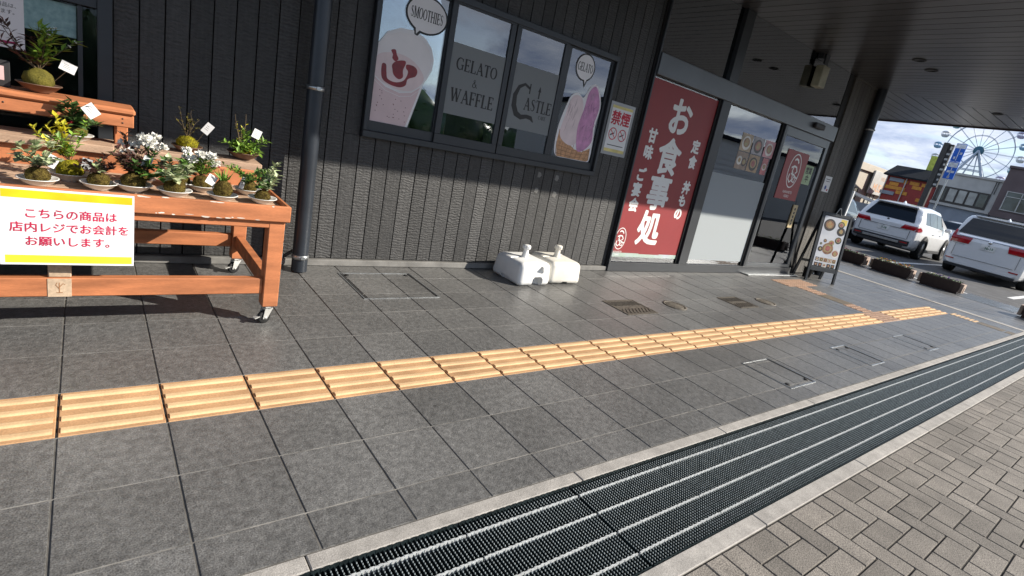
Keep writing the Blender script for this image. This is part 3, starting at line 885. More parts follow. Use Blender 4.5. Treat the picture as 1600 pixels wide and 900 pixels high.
fa = MB(); fa.box(-3.0, SX1 + .03, SY0 - .03, SY0 - .001, HW - .02, HW + .33); fa.box(SX1 + .001, SX1 + .0305, SY0 - .0005, 12, HW - .02, HW + .33); fa.build('fascia', M['fascia'], bld)
for (x, y) in ((7.86, -1.04), (8.36, -1.035), (11.13, -1.2)):
    dl = MB(); dl.lathe([(.075, -.006), (.062, -.010), (.055, .0), (0, .0)], n=24, c=(x, y, HW)); dl.build('downlight', M['ink'], bld)

sp = thing('wall_speaker', BM @ Vector((7.60, -0.085, 2.70)), 'cream box speaker hung under the soffit above the entrance', 'speaker', rot=(LEAN, 0, 0))
q = MB(); q.box(-.085, .085, -.05, .06, -.14, .12, b=.008); q.build('case', mat('cream_plastic', (0.42, 0.41, 0.31), rough=0.5), sp)
q = MB(); q.box(-.05, .05, -.02, .0, .1405, .30); q.box(-.095, .095, .0, .07, .2, .29); q.build('bracket', M['frame'], sp)

# ------------------------------------------------------------ signs and stickers on the glass
Yp = -0.0335
M['pink_cup'] = mat('smoothie_pink', (0.72, 0.56, 0.57), rough=0.45, var=0.06, vscale=5)
M['pink_foam'] = mat('smoothie_foam', (0.78, 0.64, 0.64), rough=0.45, var=0.07, vscale=7)
M['cup_white'] = mat('clear_cup_white', (0.82, 0.78, 0.78), rough=0.4, var=0.03)
M['sticker_white'] = mat('sticker_white', (0.84, 0.82, 0.83), rough=0.5, var=0.02)
M['sauce'] = mat('berry_sauce', (0.24, 0.006, 0.014), rough=0.35, var=0.25, vscale=14)
M['seed'] = mat('berry_fleck', (0.20, 0.05, 0.07), rough=0.5)

# local helper: wall picture coordinates (x along wall, z up) relative to a root at (ox, oz)
ss = on_wall('window_sticker', 1.89, -.004, 1.06, 'die-cut smoothie cup sticker with red berry swirl filling the leftmost window pane', 'window sticker')
cup = [(-.246,.0),(-.246,.515),(-.19,.60),(-.10,.645),(.0,.655),(.09,.63),(.155,.575),(.185,.50),(.18,.43),(.15,.36),(.128,.33),(.115,.27),(.045,.0)]
q = MB(); flat(q, cup, -.0016); q.build('outline', M['sticker_white'], ss)
cup2 = [(-.246,.001),(-.246,.50),(-.19,.582),(-.10,.626),(.0,.635),(.085,.612),(.14,.562),(.168,.50),(.163,.435),(.135,.372),(.11,.335),(.097,.27),(.028,.001)]
q = MB(); flat(q, cup2, -.0022); q.build('cup', M['cup_white'], ss)
q = MB(); flat(q, [(-.246,.001),(-.246,.30),(-.16,.245),(-.05,.225),(.04,.245),(.105,.30),(.094,.25),(.026,.001)], -.0028, 0)
for i in range(26):
    a, b = RNG.uniform(-.23, .05), RNG.uniform(.03, .22)
    flat(q, ellipse(a, b, .004, .003, 8), -.0033, 1)
q.build('drink', [M['pink_cup'], M['seed']], ss)
q = MB(); flat(q, smooth_loop([(-.246,.30),(-.246,.43),(-.15,.475),(-.03,.475),(.07,.43),(.125,.35),(.05,.265),(-.06,.245),(-.16,.265)], 5), -.0034); q.build('foam', M['pink_foam'], ss)
q = MB()
flat(q, smooth_loop([(-.205,.385),(-.195,.30),(-.14,.268),(-.06,.262),(-.012,.285),(.0,.33),(.055,.36),(.065,.40),(.035,.425),(-.02,.425),(-.025,.40),(-.005,.375),(-.03,.315),(-.09,.29),(-.15,.30),(-.165,.34),(-.175,.39)], 5), -.0040)
flat(q, smooth_loop([(-.13,.40),(-.10,.43),(-.045,.445),(-.03,.43),(-.045,.38),(-.04,.335),(-.07,.315),(-.11,.335),(-.125,.37)], 5), -.0041)
flat(q, smooth_loop([(-.15,.49),(-.12,.50),(-.105,.47),(-.09,.445),(-.11,.425),(-.135,.44),(-.135,.465)], 5), -.0042)
q.build('berry_sauce', M['sauce'], ss)
def bubble(x, z, rx, rz, tail, words, size, label, squash):
    r = on_wall('window_sticker', x, -.004, z, label, 'window sticker')
    q = MB(); flat(q, ellipse(0, 0, rx, rz, 44), -.0018); flat(q, tail, -.00175); q.build('border', M['ink'], r)
    q = MB(); flat(q, ellipse(0, 0, rx - .012, rz - .012, 44), -.0024)
    cx = sum(p[0] for p in tail)/3; cz = sum(p[1] for p in tail)/3
    flat(q, [(cx + (a-cx)*.55, cz + .012 + (b-cz)*.62) for a, b in tail], -.0023); q.build('bubble', M['sticker_white'], r)
    q = MB(); serif(q, words, 0, -size/2, size, -.0031, squash=squash); q.build('lettering', M['ink'], r)
bubble(1.975, 1.835, .165, .125, [(-.09,-.09),(-.075,-.165),(-.02,-.11)], 'SMOOTHIES', .072, 'white speech-bubble sticker reading SMOOTHIES above the cup', .56)
bubble(3.56, 1.86, .118, .115, [(-.0,-.10),(.028,-.165),(.05,-.10)], 'GELATO', .070, 'white speech-bubble sticker reading GELATO above the cone', .60)
M['gelato_pink'] = mat('strawberry_gelato', (0.60, 0.28, 0.49), rough=0.5, var=0.16, vscale=16, bump=0.3, bscale=40)
M['gelato_pale'] = mat('milk_gelato', (0.80, 0.66, 0.67), rough=0.5, var=0.07, vscale=10)
M['cone'] = mat('waffle_cone', (0.60, 0.33, 0.17), rough=0.55, var=0.2, vscale=25)
M['cone_dark'] = mat('waffle_cone_ridge', (0.30, 0.14, 0.06), rough=0.55)
gs = on_wall('window_sticker', 3.615, -.004, 1.065, 'die-cut gelato sticker, white and purple scoops in a waffle cone', 'window sticker')
oc = smooth_loop([(-.20,.01),(-.235,.12),(-.23,.28),(-.19,.44),(-.15,.54),(-.07,.575),(.0,.55),(.06,.66),(.13,.685),(.19,.63),(.235,.50),(.22,.34),(.235,.18),(.235,.02),(.16,-.0),(-.05,.0)], 4)
q = MB(); flat(q, oc, -.0016); q.build('outline', M['sticker_white'], gs)
q = MB(); flat(q, [(-.185,.003),(-.215,.12),(-.21,.24),(-.10,.15),(.02,.09),(.12,.08),(.215,.13),(.225,.02),(.2,.003)], -.0022, 0)
for i in range(7):
    ribbon(q, [(-.20+i*.06, .01),(-.215+i*.072, .13)], .005, 0, 0, 1, -.0026, 1)
for i in range(3):
    ribbon(q, [(-.20, .03+i*.035),(0, .02+i*.03),(.21, .03+i*.035)], .004, 0, 0, 1, -.0027, 1)
q.build('cone', [M['cone'], M['cone_dark']], gs)
q = MB(); flat(q, smooth_loop([(-.20,.20),(-.175,.38),(-.14,.52),(-.07,.555),(-.0,.52),(.03,.40),(.04,.22),(.0,.13),(-.1,.125)], 5), -.0030); q.build('white_scoop', M['gelato_pale'], gs)
q = MB(); flat(q, smooth_loop([(.0,.30),(.03,.45),(.05,.60),(.11,.668),(.17,.625),(.22,.50),(.195,.34),(.215,.20),(.15,.11),(.06,.08),(.02,.16)], 5), -.0036); q.build('purple_scoop', M['gelato_pink'], gs)

q = MB()
for k in range(34):     # printed folds of the scoops
    u = RNG.uniform(.05, .19); z_ = RNG.uniform(.14, .60)
    if abs(u - .12) > .10 - abs(z_ - .38)*.22: continue
    L_ = RNG.uniform(.03, .09); w_ = RNG.uniform(.004, .010)
    ribbon(q, [(u, z_), (u + RNG.uniform(-.015, .02), z_ + L_*.5), (u + RNG.uniform(-.02, .03), z_ + L_)], [w_*.3, w_, w_*.2], 0, 0, 1, -.0037 - k*2e-6, k % 2)
q.build('printed_folds', [mat('gelato_fold_dark', (0.34, 0.13, 0.29)), mat('gelato_fold_light', (0.62, 0.36, 0.54))], gs)
q = MB()
for k in range(14):
    u = RNG.uniform(-.17, -.03); z_ = RNG.uniform(.18, .44)
    ribbon(q, [(u, z_), (u + .012, z_ + .04), (u + .016, z_ + .09)], [.002, .007, .002], 0, 0, 1, -.0031 - k*2e-6)
q.build('printed_folds', mat('milk_fold', (0.56, 0.43, 0.45)), gs)
q = MB(); ribbon(q, [(-.246, .30), (-.16, .248), (-.05, .228), (.04, .248), (.105, .30)], .006, 0, 0, 1, -.0045); ribbon(q, [(-.246, .275), (-.16, .222), (-.05, .202), (.04, .222), (.10, .275)], .003, 0, 0, 1, -.0046)
ribbon(q, [(-.20,.58),(-.10,.622),(.0,.631),(.085,.608),(.138,.56),(.164,.50)], .005, 0, 0, 1, -.0045); q.build('cup_rim', M['sticker_white'], ss)
# writing on the frosted films of the two middle sashes (outer face of the glass)
wf = on_wall('window_lettering', 2.44, -.0272, 1.22, 'black serif lettering GELATO & WAFFLE on frosted glass', 'lettering')
q = MB(); serif(q, 'GELATO', 0, .325, .088, -.0012, squash=.98); serif(q, '&', -.0, .225, .062, -.0012); serif(q, 'WAFFLE', 0, .095, .098, -.0012, squash=.94); q.build('lettering', M['ink'], wf)
cs = on_wall('window_lettering', 3.03, -.0272, 1.22, 'black CASTLE logo with large swashed C on frosted glass', 'lettering')
q = MB()
ribbon(q, [(-.05,.335),(-.11,.36),(-.165,.33),(-.195,.26),(-.19,.18),(-.155,.12),(-.10,.10),(-.04,.115),(.01,.11),(.04,.08)], [.02,.022,.03,.042,.05,.05,.04,.032,.034,.008], 0, 0, 1, -.0012, 0)
ribbon(q, [(-.052,.375),(-.052,.295)], .012, 0, 0, 1, -.0013, 0)
serif(q, 'ASTLE', .065, .165, .098, -.0012, squash=.92)
ribbon(q, [(.052,.275),(.052,.345)], .014, 0, 0, 1, -.0014, 0); flat(q, [(.036,.33),(.068,.33),(.052,.375)], -.0015)
serif(q, 'CAFE', .13, .115, .03, -.0012)
q.build('lettering', M['ink'], cs)

# things on the counter inside, seen below the films
ct = MB(); ct.box(1.64, 3.88, .0, .75, .998, 1.03); ct.build('counter', M['interior'], bld)
def standee(x, y, w, h, m, label, cat, dot=None):
    r = on_wall('counter_display', x, y, 1.03, label, cat)
    q = MB(); q.sheet(smooth_loop([(-w/2,.0),(-w/2*.98,h*.7),(-w*.2,h),(w*.25,h*.97),(w/2,h*.6),(w/2,.0)], 4), 0, .006); q.build('card', m, r)
    q = MB(); q.box(-w*.3, w*.3, .0062, .05, 0, .006); q.build('foot', m, r)
    if dot:
        q = MB(); flat(q, smooth_loop([(-w*.2,h*.2),(-w*.1,h*.6),(w*.05,h*.25),(w*.22,h*.5),(w*.25,h*.18)], 4), -.001); q.build('picture', dot, r)
standee(2.33, .05, .10, .14, mat('orange_card', (0.62, 0.22, 0.09), rough=0.6), 'orange card display inside the window under WAFFLE', 'display card', M['ink'])
standee(2.47, .07, .20, .13, mat('green_card', (0.28, 0.40, 0.20), rough=0.6), 'pale green painted card inside the window under WAFFLE', 'display card', mat('brown_print', (0.16, 0.07, 0.03)))
standee(2.40, .14, .24, .22, mat('blue_card', (0.10, 0.17, 0.30), rough=0.6), 'blue poster card half hidden behind the orange one inside the window', 'display card', mat('pale_print', (0.5, 0.45, 0.35)))
bk = on_wall('bucket', 2.61, .075, 1.03, 'small silver bucket with wire handle on the counter inside the window', 'bucket')
q = MB(); q.lathe([(.038, 0), (.05, .10), (.053, .10), (.05, .095), (.036, .004)], n=24); q.build('body', M['galv'], bk)
q = MB(); q.tube([(.05*math.cos(a), 0, .10 + .06*math.sin(a)) for a in [math.pi*i/10 for i in range(11)]], .002, n=6); q.build('handle', M['galv'], bk)
bx = on_wall('carton', 3.02, .08, 1.03, 'pinkish carton on the counter inside under the CASTLE film', 'box')
q = MB(); q.box(-.16, .10, -.05, .10, 0, .17, b=.004); q.build('body', mat('pink_carton', (0.42, 0.32, 0.29), rough=0.6), bx)
q = MB(); q.box(-.12, .06, -.052, -.0505, .12, .13); q.build('print', M['ink'], bx)
dw = on_wall('straw_bundle', 3.185, .06, 1.03, 'upright bundle of pale wooden sticks inside the window right of the carton', 'sticks')
q = MB()
for i in range(8): q.box(-.05 + i*.0135, -.04 + i*.0135, -.01 + (i % 3)*.012, .0 + (i % 3)*.012, .004, .34)
q.build('sticks', mat('pale_wood_sticks', (0.55, 0.40, 0.24), rough=0.6, var=0.2), dw)
q = MB(); q.box(-.06, .065, -.02, .04, 0, .06); q.build('holder', M['cone_dark'], dw)

# no-smoking notice in a plastic sleeve
ns = on_wall('notice', 4.155, -.004, 1.43, 'laminated white no-smoking notice with red characters on the black boards', 'notice')
q = MB(); q.box(-.175, .175, -.0035, -.001, -.255, .235); q.build('sleeve', mat('clear_sleeve', (0.36, 0.37, 0.38), rough=0.25, var=0.04), ns)
q = MB(); flat(q, rect(-.145, .145, -.225, .205), -.0042); q.build('sheet', M['white_paper'], ns)
for za, zb in ((-.225, -.195), (.18, .205)):
    q = MB(); flat(q, rect(-.145, .145, za, zb), -.0046); q.build('yellow_band', mat('pale_yellow_print', (0.72, 0.62, 0.25)), ns)
q = MB(); add_text(q, '禁煙', 0, .085, .135, -.0052, bold=.004); q.build('lettering', M['red_ink'], ns)
q = MB()
for s in (-.068, .068):
    ring(q, s, -.055, .058, .058, .009, -.0052, 0); ribbon(q, [(s-.038,-.017),(s+.038,-.093)], .008, 0, 0, 1, -.0053, 0)
    ribbon(q, [(s-.035,-.07),(s+.02,-.045)], .012, 0, 0, 1, -.0050, 1); ribbon(q, [(s+.018,-.04),(s+.025,-.02)], .004, 0, 0, 1, -.0050, 1)
flat(q, rect(-.115, .115, -.165, -.158), -.005, 1)
q.build('symbols', [M['red_ink'], M['ink']], ns)

# big red window sign of the restaurant
M['sign_red'] = mat('red_window_print', (0.25, 0.019, 0.022), rough=0.5, var=0.03)
M['sign_white'] = mat('white_print', (0.80, 0.80, 0.78), rough=0.55, var=0.01)
def emblem(mb, cx, cz, h, y):
    """oval ring with the looping brush mark inside"""
    w = h * .36
    ring(mb, cx, cz, w, h*.5, h*.035, y, 0)
    for pts, ww in (([(-.12,.30),(-.04,.35),(.08,.33),(.15,.24)], .06), ([(-.2,.08),(-.05,.14),(.1,.12),(.19,.0),(.1,-.06)], .055), ([(-.06,.12),(-.1,-.02),(-.02,-.05)], .05),
                    ([(-.2,-.1),(-.22,-.25),(-.1,-.34),(.02,-.25),(-.02,-.12),(-.14,-.08),(.04,-.1),(.2,-.16),(.18,-.32),(.04,-.3),(.1,-.16),(.3,-.18)], .05)):
        ribbon(mb, pts, ww, cx, cz, h, y - .0002, 0)
rs = on_wall('window_sign', 5.06, -.005, 0.153, 'tall red window sign with large white brush characters for a restaurant', 'sign')
q = MB(); q.box(-.594, .594, -.0020, -.0008, 0.0, 1.838); q.build('panel', M['sign_red'], rs)
q = MB()
def wallpt(x, z): return x - 5.06, z - .153

big = [('お', .0, 1.52, .40), ('食', -.027, 1.10, .40), ('事', -.042, .71, .40), ('処', -.048, .31, .40)]
for c, x, z, s in big: add_text(q, c, x, z, s, -.0030, bold=.0125)
for c, x, z in (('甘', -.395, 1.288), ('味', -.403, 1.12), ('ご', -.43, .885), ('宴', -.44, .725), ('会', -.43, .563), ('定', .402, 1.291), ('食', .415, 1.122), ('丼', .43, .835), ('も', .42, .685), ('の', .405, .53)):
    add_text(q, c, x + (.02 if x < 0 else 0), z, .148, -.0030, bold=.0075)
emblem(q, -.485, .20, .24, -.0030)
add_text(q, 'KANAMETEI', -.485, .055, .026, -.0030); add_text(q, 'KEIBO', -.485, .022, .026, -.0030)
q.build('lettering', M['sign_white'], rs)
q = MB(); flat(q, rect(-.594, -.12, .0, .045), -.0026); flat(q, rect(-.12, .25, .0, .038), -.0026); flat(q, rect(.25, .594, .0, .045), -.0026)
iri = mat('iridescent_edge_film', (0.42, 0.46, 0.52), rough=0.25, var=0.4, vscale=4, col2=(0.30, 0.42, 0.30))
q.build('edge_film', iri, rs)

ds = on_wall('door_sign', 7.825, -.013, 1.085, 'dark red hanging sign with white oval emblem on the glass door', 'sign')
q = MB(); q.box(-.315, .315, -.006, -.0, 0, .665, b=.004); q.build('panel', M['sign_red'], ds)
q = MB(); emblem(q, 0, .40, .47, -.0072); q.build('emblem', M['sign_white'], ds)
for w_, z_ in (('KANAMETEI', .105), ('KEIBO', .048)):
    q = MB(); add_text(q, w_, 0, z_, .05, -.0072); q.build('lettering', M['sign_white'], ds)
gn = on_wall('door_notice', 8.27, -.012, 1.345, 'pale green handwritten open notice on the door beside the red sign', 'notice')
q = MB(); q.box(-.12, .12, -.003, 0, 0, .27); q.build('sheet', mat('pale_green_paper', (0.42, 0.55, 0.33)), gn)
q = MB(); add_text(q, '営業', 0, .19, .10, -.004, bold=.003); add_text(q, '中', 0, .075, .11, -.004, bold=.003); q.build('lettering', M['ink'], gn)
wp = on_wall('wooden_plate', 8.21, -.012, .70, 'pale wooden name plate low on the glass door', 'plate')
q = MB(); q.box(-.07, .07, -.012, 0, 0, .34, b=.003); q.build('board', mat('pale_board', (0.45, 0.36, 0.20), rough=0.6, stretch=(30, 1, 2), vscale=1), wp)
q = MB()
for i in range(5): flat(q, rect(-.02, .02, .04 + i*.055, .075 + i*.055), -.0126)
q.build('lettering', M['ink'], wp)
pn_ = on_wall('notice', 8.93, -.034, 1.31, 'small white notice with a blue round mark on the grey corner pier', 'notice')
q = MB(); q.box(-.115, .115, -.003, 0, 0, .235); q.build('sheet', M['white_paper'], pn_)
q = MB(); flat(q, rect(-.08, .08, .185, .195), -.0038, 1); flat(q, rect(-.07, .07, .155, .163), -.0038, 1); flat(q, ellipse(-.02, .065, .032, .032, 18), -.0038, 0); flat(q, rect(.035, .075, .02, .05), -.0038, 2)
q.build('print', [mat('blue_print', (0.03, 0.08, 0.30)), M['ink'], M['red_ink']], pn_)

# six dish photographs behind the clear glass above the white film
M['food_brown'] = mat('dish_photo_brown', (0.34, 0.20, 0.10), rough=0.4, var=0.4, vscale=14, col2=(0.16, 0.07, 0.04))
M['food_red'] = mat('dish_photo_red', (0.40, 0.14, 0.12), rough=0.4, var=0.4, vscale=18, col2=(0.22, 0.05, 0.05))
M['food_green'] = mat('dish_photo_green', (0.30, 0.33, 0.16), rough=0.4, vscale=20, col2=(0.38, 0.16, 0.06))
M['bowl_dark'] = mat('bowl_print_dark', (0.035, 0.03, 0.028), rough=0.4)
M['bowl_white'] = mat('bowl_print_white', (0.62, 0.60, 0.55), rough=0.4)
def dish(mb, cx, cz, r, y, rim, food):
    flat(mb, ellipse(cx, cz, r, r*.86, 22), y, rim)
    flat(mb, ellipse(cx, cz + r*.06, r*.72, r*.58, 20), y - .0004, food)
    flat(mb, smooth_loop([(cx - r*.5, cz - r*.1), (cx - r*.1, cz + r*.5), (cx + r*.45, cz + r*.15), (cx + r*.2, cz - r*.4)], 3), y - .0008, 4 if food != 4 else 2)
FOODS = [M['food_brown'], M['bowl_dark'], M['food_red'], M['bowl_white'], M['food_green']]
lab = ['beige dish photograph at top left of the six on the glass', 'grey dish photograph at top middle of the six on the glass', 'pink dish photograph at top right of the six on the glass',
       'brown dish photograph with two bowls at lower left of the six on the glass', 'dark brown dish photograph at lower middle of the six on the glass', 'narrow red dish photograph at lower right of the six on the glass']
cols = [(0.36, 0.26, 0.16), (0.30, 0.28, 0.30), (0.50, 0.22, 0.25), (0.26, 0.18, 0.13), (0.34, 0.22, 0.12), (0.45, 0.12, 0.13)]
for k in range(6):
    cx = 6.46 + (k % 3) * .285; cz = 1.66 if k < 3 else 1.44
    ph = on_wall('dish_photo', cx, -.0062, cz, lab[k], 'photo', 'dish photographs on the entrance glass')
    w = .13 if k % 3 < 2 else (.125 if k < 3 else .07)
    q = MB(); q.box(-w, w, 0, .0015, -.105, .105); q.build('print', mat('photo_ground_%s' % ['beige', 'grey', 'pink', 'brown', 'umber', 'red'][k], cols[k], rough=0.35, vscale=9, var=.25), ph)
    q = MB()
    if k == 3: dish(q, -.05, .0, .062, -.0010, 3, 3); dish(q, .06, -.01, .06, -.0010, 1, 0)
    else: dish(q, 0, -.005, w*.75, -.0010, [3, 1, 3, 0, 1, 3][k], [0, 2, 2, 0, 4, 2][k])
    q.build('dish', FOODS, ph)

# ------------------------------------------------------------ plant stand on castors
M['stand'] = mat('orange_brown_stain', (0.47, 0.170, 0.070), rough=0.6, var=0.2, vscale=3.5, bump=0.12, bscale=30, fine=0.08, fscale=60, stretch=(1, 6, 6), detail=6)
M['stand_worn'] = mat('worn_bleached_board', (0.43, 0.29, 0.20), rough=0.8, var=0.18, vscale=5, bump=0.3, bscale=60, fine=0.15, fscale=90, stretch=(1, 8, 8))
M['bare_wood'] = mat('bare_wood_patch', (0.48, 0.36, 0.25), rough=0.75, var=0.15, vscale=7, fine=0.15, fscale=80)
M['flake'] = mat('flaked_paint', (0.72, 0.66, 0.58), rough=0.8)
M['dark_iron'] = mat('dark_fitting', (0.06, 0.045, 0.04), rough=0.5, metal=0.4)
M['zinc'] = mat('zinc_castor', (0.50, 0.50, 0.48), rough=0.5, metal=0.4)
XL = -1.62
stand = thing('plant_stand', (0, 0, 0), 'orange-stained tiered timber plant stand on castors against the wall', 'plant stand')
def spart(name, boxes, m, parent=stand, b=.004):
    q = MB()
    for bx_ in boxes: q.box(*bx_, b=b)
    return q.build(name, m, parent)
for (x, y) in ((.78, .50), (XL, .50), (.78, 1.28), (XL, 1.28)):
    spart('leg', [(x, x + .075, y, y + .075, .10, .5545)], M['stand'])
spart('stretcher', [(XL + .0755, .7795, .515, .56, .168, .25)], M['stand'])
spart('stretcher', [(XL + .0755, .7795, 1.30, 1.345, .172, .25)], M['stand'])
spart('end_rail', [(.795, .84, .5755, 1.2795, .17, .25)], M['stand'])
spart('end_rail', [(XL + .015, XL + .06, .5755, 1.2795, .17, .25)], M['stand'])
spart('middle_post', [(-.044, .031, .522, .557, .2505, .554)], M['bare_wood'])
spart('bare_patch', [(-.046, .031, .5125, .5146, .169, .249)], M['bare_wood'], b=.0005)
q = MB(); q.box(-.010, -.007, .5117, .5122, .190, .232); q.box(-.018, .002, .5115, .5121, .186, .189); ribbon(q, [(-.0085, .212), (.004, .228), (.010, .222)], .0025, 0, 0, 1, .5116, 0); ribbon(q, [(-.0085, .205), (-.020, .222), (-.015, .232)], .0025, 0, 0, 1, .5115, 0); q.build('branded_mark', M['cone_dark'], stand)
spart('apron', [(XL - .02, .872, .480, .4995, .555, .634)], M['stand'])
spart('apron', [(.8525, .872, .50, 1.06, .556, .634)], M['stand'])
spart('under_rail', [(XL, .852, .502, .545, .517, .5545)], M['stand'])
q = MB()
yy = .512
while yy < 1.0:
    q.box(XL, .8515, yy, yy + .085, .590, .613, b=.003); yy += .095
q.build('tray_slat', M['stand_worn'], stand)
spart('tier_plank', [(XL, .188, .985, 1.085, .702, .740)], M['stand_worn'])
spart('tier_plank', [(XL, .868, 1.09, 1.30, .688, .728)], M['stand_worn'])
spart('riser_board', [(XL, .85, 1.015, 1.035, .602, .7015)], M['stand'])
spart('shelf_post', [(.195, .250, 1.17, 1.225, .7285, .824)], M['stand'])
spart('shelf_post', [(XL + .02, XL + .075, 1.17, 1.225, .7285, .824)], M['stand'])
spart('shelf_front', [(XL, .270, 1.10, 1.125, .8245, .884)], M['stand'])
spart('shelf_board', [(XL - .01, .276, 1.085, 1.34, .8845, .914)], M['stand'], b=.009)
# flaked paint, screw heads and the corner strap
for i in range(26):
    x = RNG.choice([RNG.uniform(.25, .6), RNG.uniform(.25, .86)]); top = RNG.random() < .45
    z = .6338 - RNG.uniform(0, .006) if top else .5565 + RNG.uniform(0, .012)
    w, h = RNG.uniform(.004, .018), RNG.uniform(.0012, .003)
    q = MB(); flat(q, smooth_loop([(x - w, z), (x - w*.3, z + h), (x + w*.8, z + h*.5), (x + w, z - h*.4), (x, z - h)], 2), .4795 - i*2e-5); q.build('paint_chip', M['flake'], stand)
for i in range(7):
    z = RNG.uniform(.1, .5); q = MB(); q.box(.8548, .8553 + i*2e-5, .501, .505 + RNG.uniform(0, .01), z, z + RNG.uniform(.004, .03)); q.build('paint_chip', M['flake'], stand)
q = MB(); q.box(.8722, .8735, .485, .545, .565, .625); q.box(.8722, .875, .50, .51, .58, .59); q.box(.8722, .875, .52, .53, .60, .61)
q.build('corner_strap', M['dark_iron'], stand)
q = MB()
for (x, z) in ((.11, .858), (.225, .865), (.225, .845), (-.2, .86), (-.5, .865)):
    q.lathe([(.004, 0), (.004, .0012), (0, .0014)], n=8, T=Matrix.Translation((x, 1.0996, z)) @ Matrix.Rotation(math.pi/2, 4, 'X'))
q.build('screw_head', M['dark_iron'], stand)
def castor(x, y, ang):
    r = Matrix.Translation((x, y, 0)) @ Matrix.Rotation(ang, 4, 'Z')
    q = MB()
    q.box(-.03, .03, -.03, .03, .094, .0995, T=r); q.lathe([(.022, .082), (.026, .094)], n=16, T=r)
    for s in (-1, 1):
        q.add([(-.02, s*.017, .085), (.024, s*.017, .085), (.034, s*.017, .03), (.012, s*.017, .026), (-.02, s*.02, .085), (.024, s*.02, .085), (.034, s*.02, .03), (.012, s*.02, .026)],
              [(0,1,2,3),(7,6,5,4),(0,4,5,1),(1,5,6,2),(2,6,7,3),(3,7,4,0)], T=r)
    q.box(.02, .062, -.012, .012, .05, .055, T=r @ Matrix.Translation((0, 0, 0)) @ Matrix.Rotation(.25, 4, 'Y')); q.lathe([(.008, -.022), (.008, .022)], n=10, T=r @ Matrix.Translation((.018, 0, .034)) @ Matrix.Rotation(math.pi/2, 4, 'X'))
    f = q.build('castor', M['zinc'], stand)
    w = MB(); w.lathe([(.010, -.012), (.030, -.012), (.034, -.008), (.034, .008), (.030, .012), (.010, .012)], n=22, T=r @ Matrix.Translation((.018, 0, .0341)) @ Matrix.Rotation(math.pi/2, 4, 'X'))
    w.build('wheel', M['rubber'], f)
castor(.8175, .5375, math.radians(200)); castor(.8175, 1.3175, math.radians(200)); castor(XL + .0375, .5375, 2.6); castor(XL + .0375, 1.3175, 2.6)

# paper sign hung on the front of the stand
ps = thing('paper_sign', (.034, .474, .325), 'white laminated notice with yellow bands and red Japanese lettering hung on the plant stand', 'notice', rot=(math.radians(-1.5), 0, 0))
def bent(x, z): return -.004 - .010 * (1 - ((x + .2) / .42)) * max(0, (.30 - z)) * 2.2 - .003*math.sin(x*9+z*6)
q = MB()
NX, NZ = 16, 8
def grid(mb, x0, x1, z0, z1, off, mi=0, nx=NX, nz=NZ):
    vs = [(x0 + (x1-x0)*i/nx, bent(x0 + (x1-x0)*i/nx, z0 + (z1-z0)*j/nz) + off, z0 + (z1-z0)*j/nz) for j in range(nz+1) for i in range(nx+1)]
    fs = [(j*(nx+1)+i, j*(nx+1)+i+1, (j+1)*(nx+1)+i+1, (j+1)*(nx+1)+i) for j in range(nz) for i in range(nx)]
    mb.add(vs, fs, mi, True)
M['lam'] = mat('laminated_paper', (0.80, 0.80, 0.82), rough=0.28, var=0.015, coat=0.3)
grid(q, -.212, .206, .0, .303, 0)
grid(q, -.212, .206, .0, .303, .0012)
q.build('sheet', M['lam'], ps)
q = MB(); grid(q, -.202, .199, .264, .295, -.0006, 0, 16, 2); q.build('yellow_band', mat('yellow_print', (0.80, 0.60, 0.02), rough=0.3), ps)
q = MB(); grid(q, -.198, .199, .008, .039, -.0006, 0, 16, 2); q.build('yellow_band', mat('light_yellow_print', (0.80, 0.78, 0.05), rough=0.3), ps)
q = MB()
for s, z, w in (('こちらの商品は', .212, .0415), ('店内レジでお会計を', .157, .0415), ('お願いします。', .102, .0415)):
    vs, fs = text_shape(s, w)
    for i, (u, v_) in enumerate(((0, 0), (.0007, 0), (-.0007, 0), (0, .0007), (0, -.0007))):
        q.add([(.004 + a + u, bent(a, z + b) - .0012 - i*4e-5, z + b - .008 + v_) for a, b in vs], fs)
q.build('lettering', mat('crimson_print', (0.52, 0.02, 0.075), rough=0.4), ps)

# ------------------------------------------------------------ moss-ball plants (kokedama) on saucers
M['saucer'] = mat('white_glazed_saucer', (0.80, 0.79, 0.76), rough=0.3, var=0.05, vscale=8)
M['dish_brown'] = mat('brown_clay_dish', (0.16, 0.095, 0.065), rough=0.55, var=0.15)
M['moss_dark'] = mat('dark_moss', (0.115, 0.088, 0.022), rough=0.95, var=0.4, vscale=55, bump=1.0, bscale=130, fine=0.6, fscale=200, bdist=0.006, col2=(0.040, 0.027, 0.009), spec=0.08)
M['moss_bright'] = mat('bright_moss', (0.28, 0.25, 0.015), rough=0.95, spec=0.08, vscale=40, bump=1.0, bscale=130, fine=0.4, fscale=180, bdist=0.006, col2=(0.10, 0.085, 0.012))
M['moss_olive'] = mat('smooth_olive_moss', (0.135, 0.115, 0.022), rough=0.9, spec=0.1, vscale=20, bump=0.6, bscale=150, fine=0.3, fscale=180, col2=(0.09, 0.08, 0.02))
M['leaf_varieg'] = leafmat('variegated_leaf', (0.58, 0.60, 0.38), (0.13, 0.22, 0.08))
M['leaf_green'] = leafmat('green_leaf', (0.11, 0.22, 0.04), (0.05, 0.12, 0.025))
M['leaf_bright'] = leafmat('bright_leaf', (0.24, 0.38, 0.05), (0.11, 0.22, 0.03))
M['leaf_red'] = leafmat('red_brown_leaf', (0.115, 0.040, 0.035), (0.05, 0.035, 0.025))
M['leaf_yellow'] = leafmat('yellow_leaf', (0.60, 0.50, 0.02), (0.30, 0.32, 0.03))
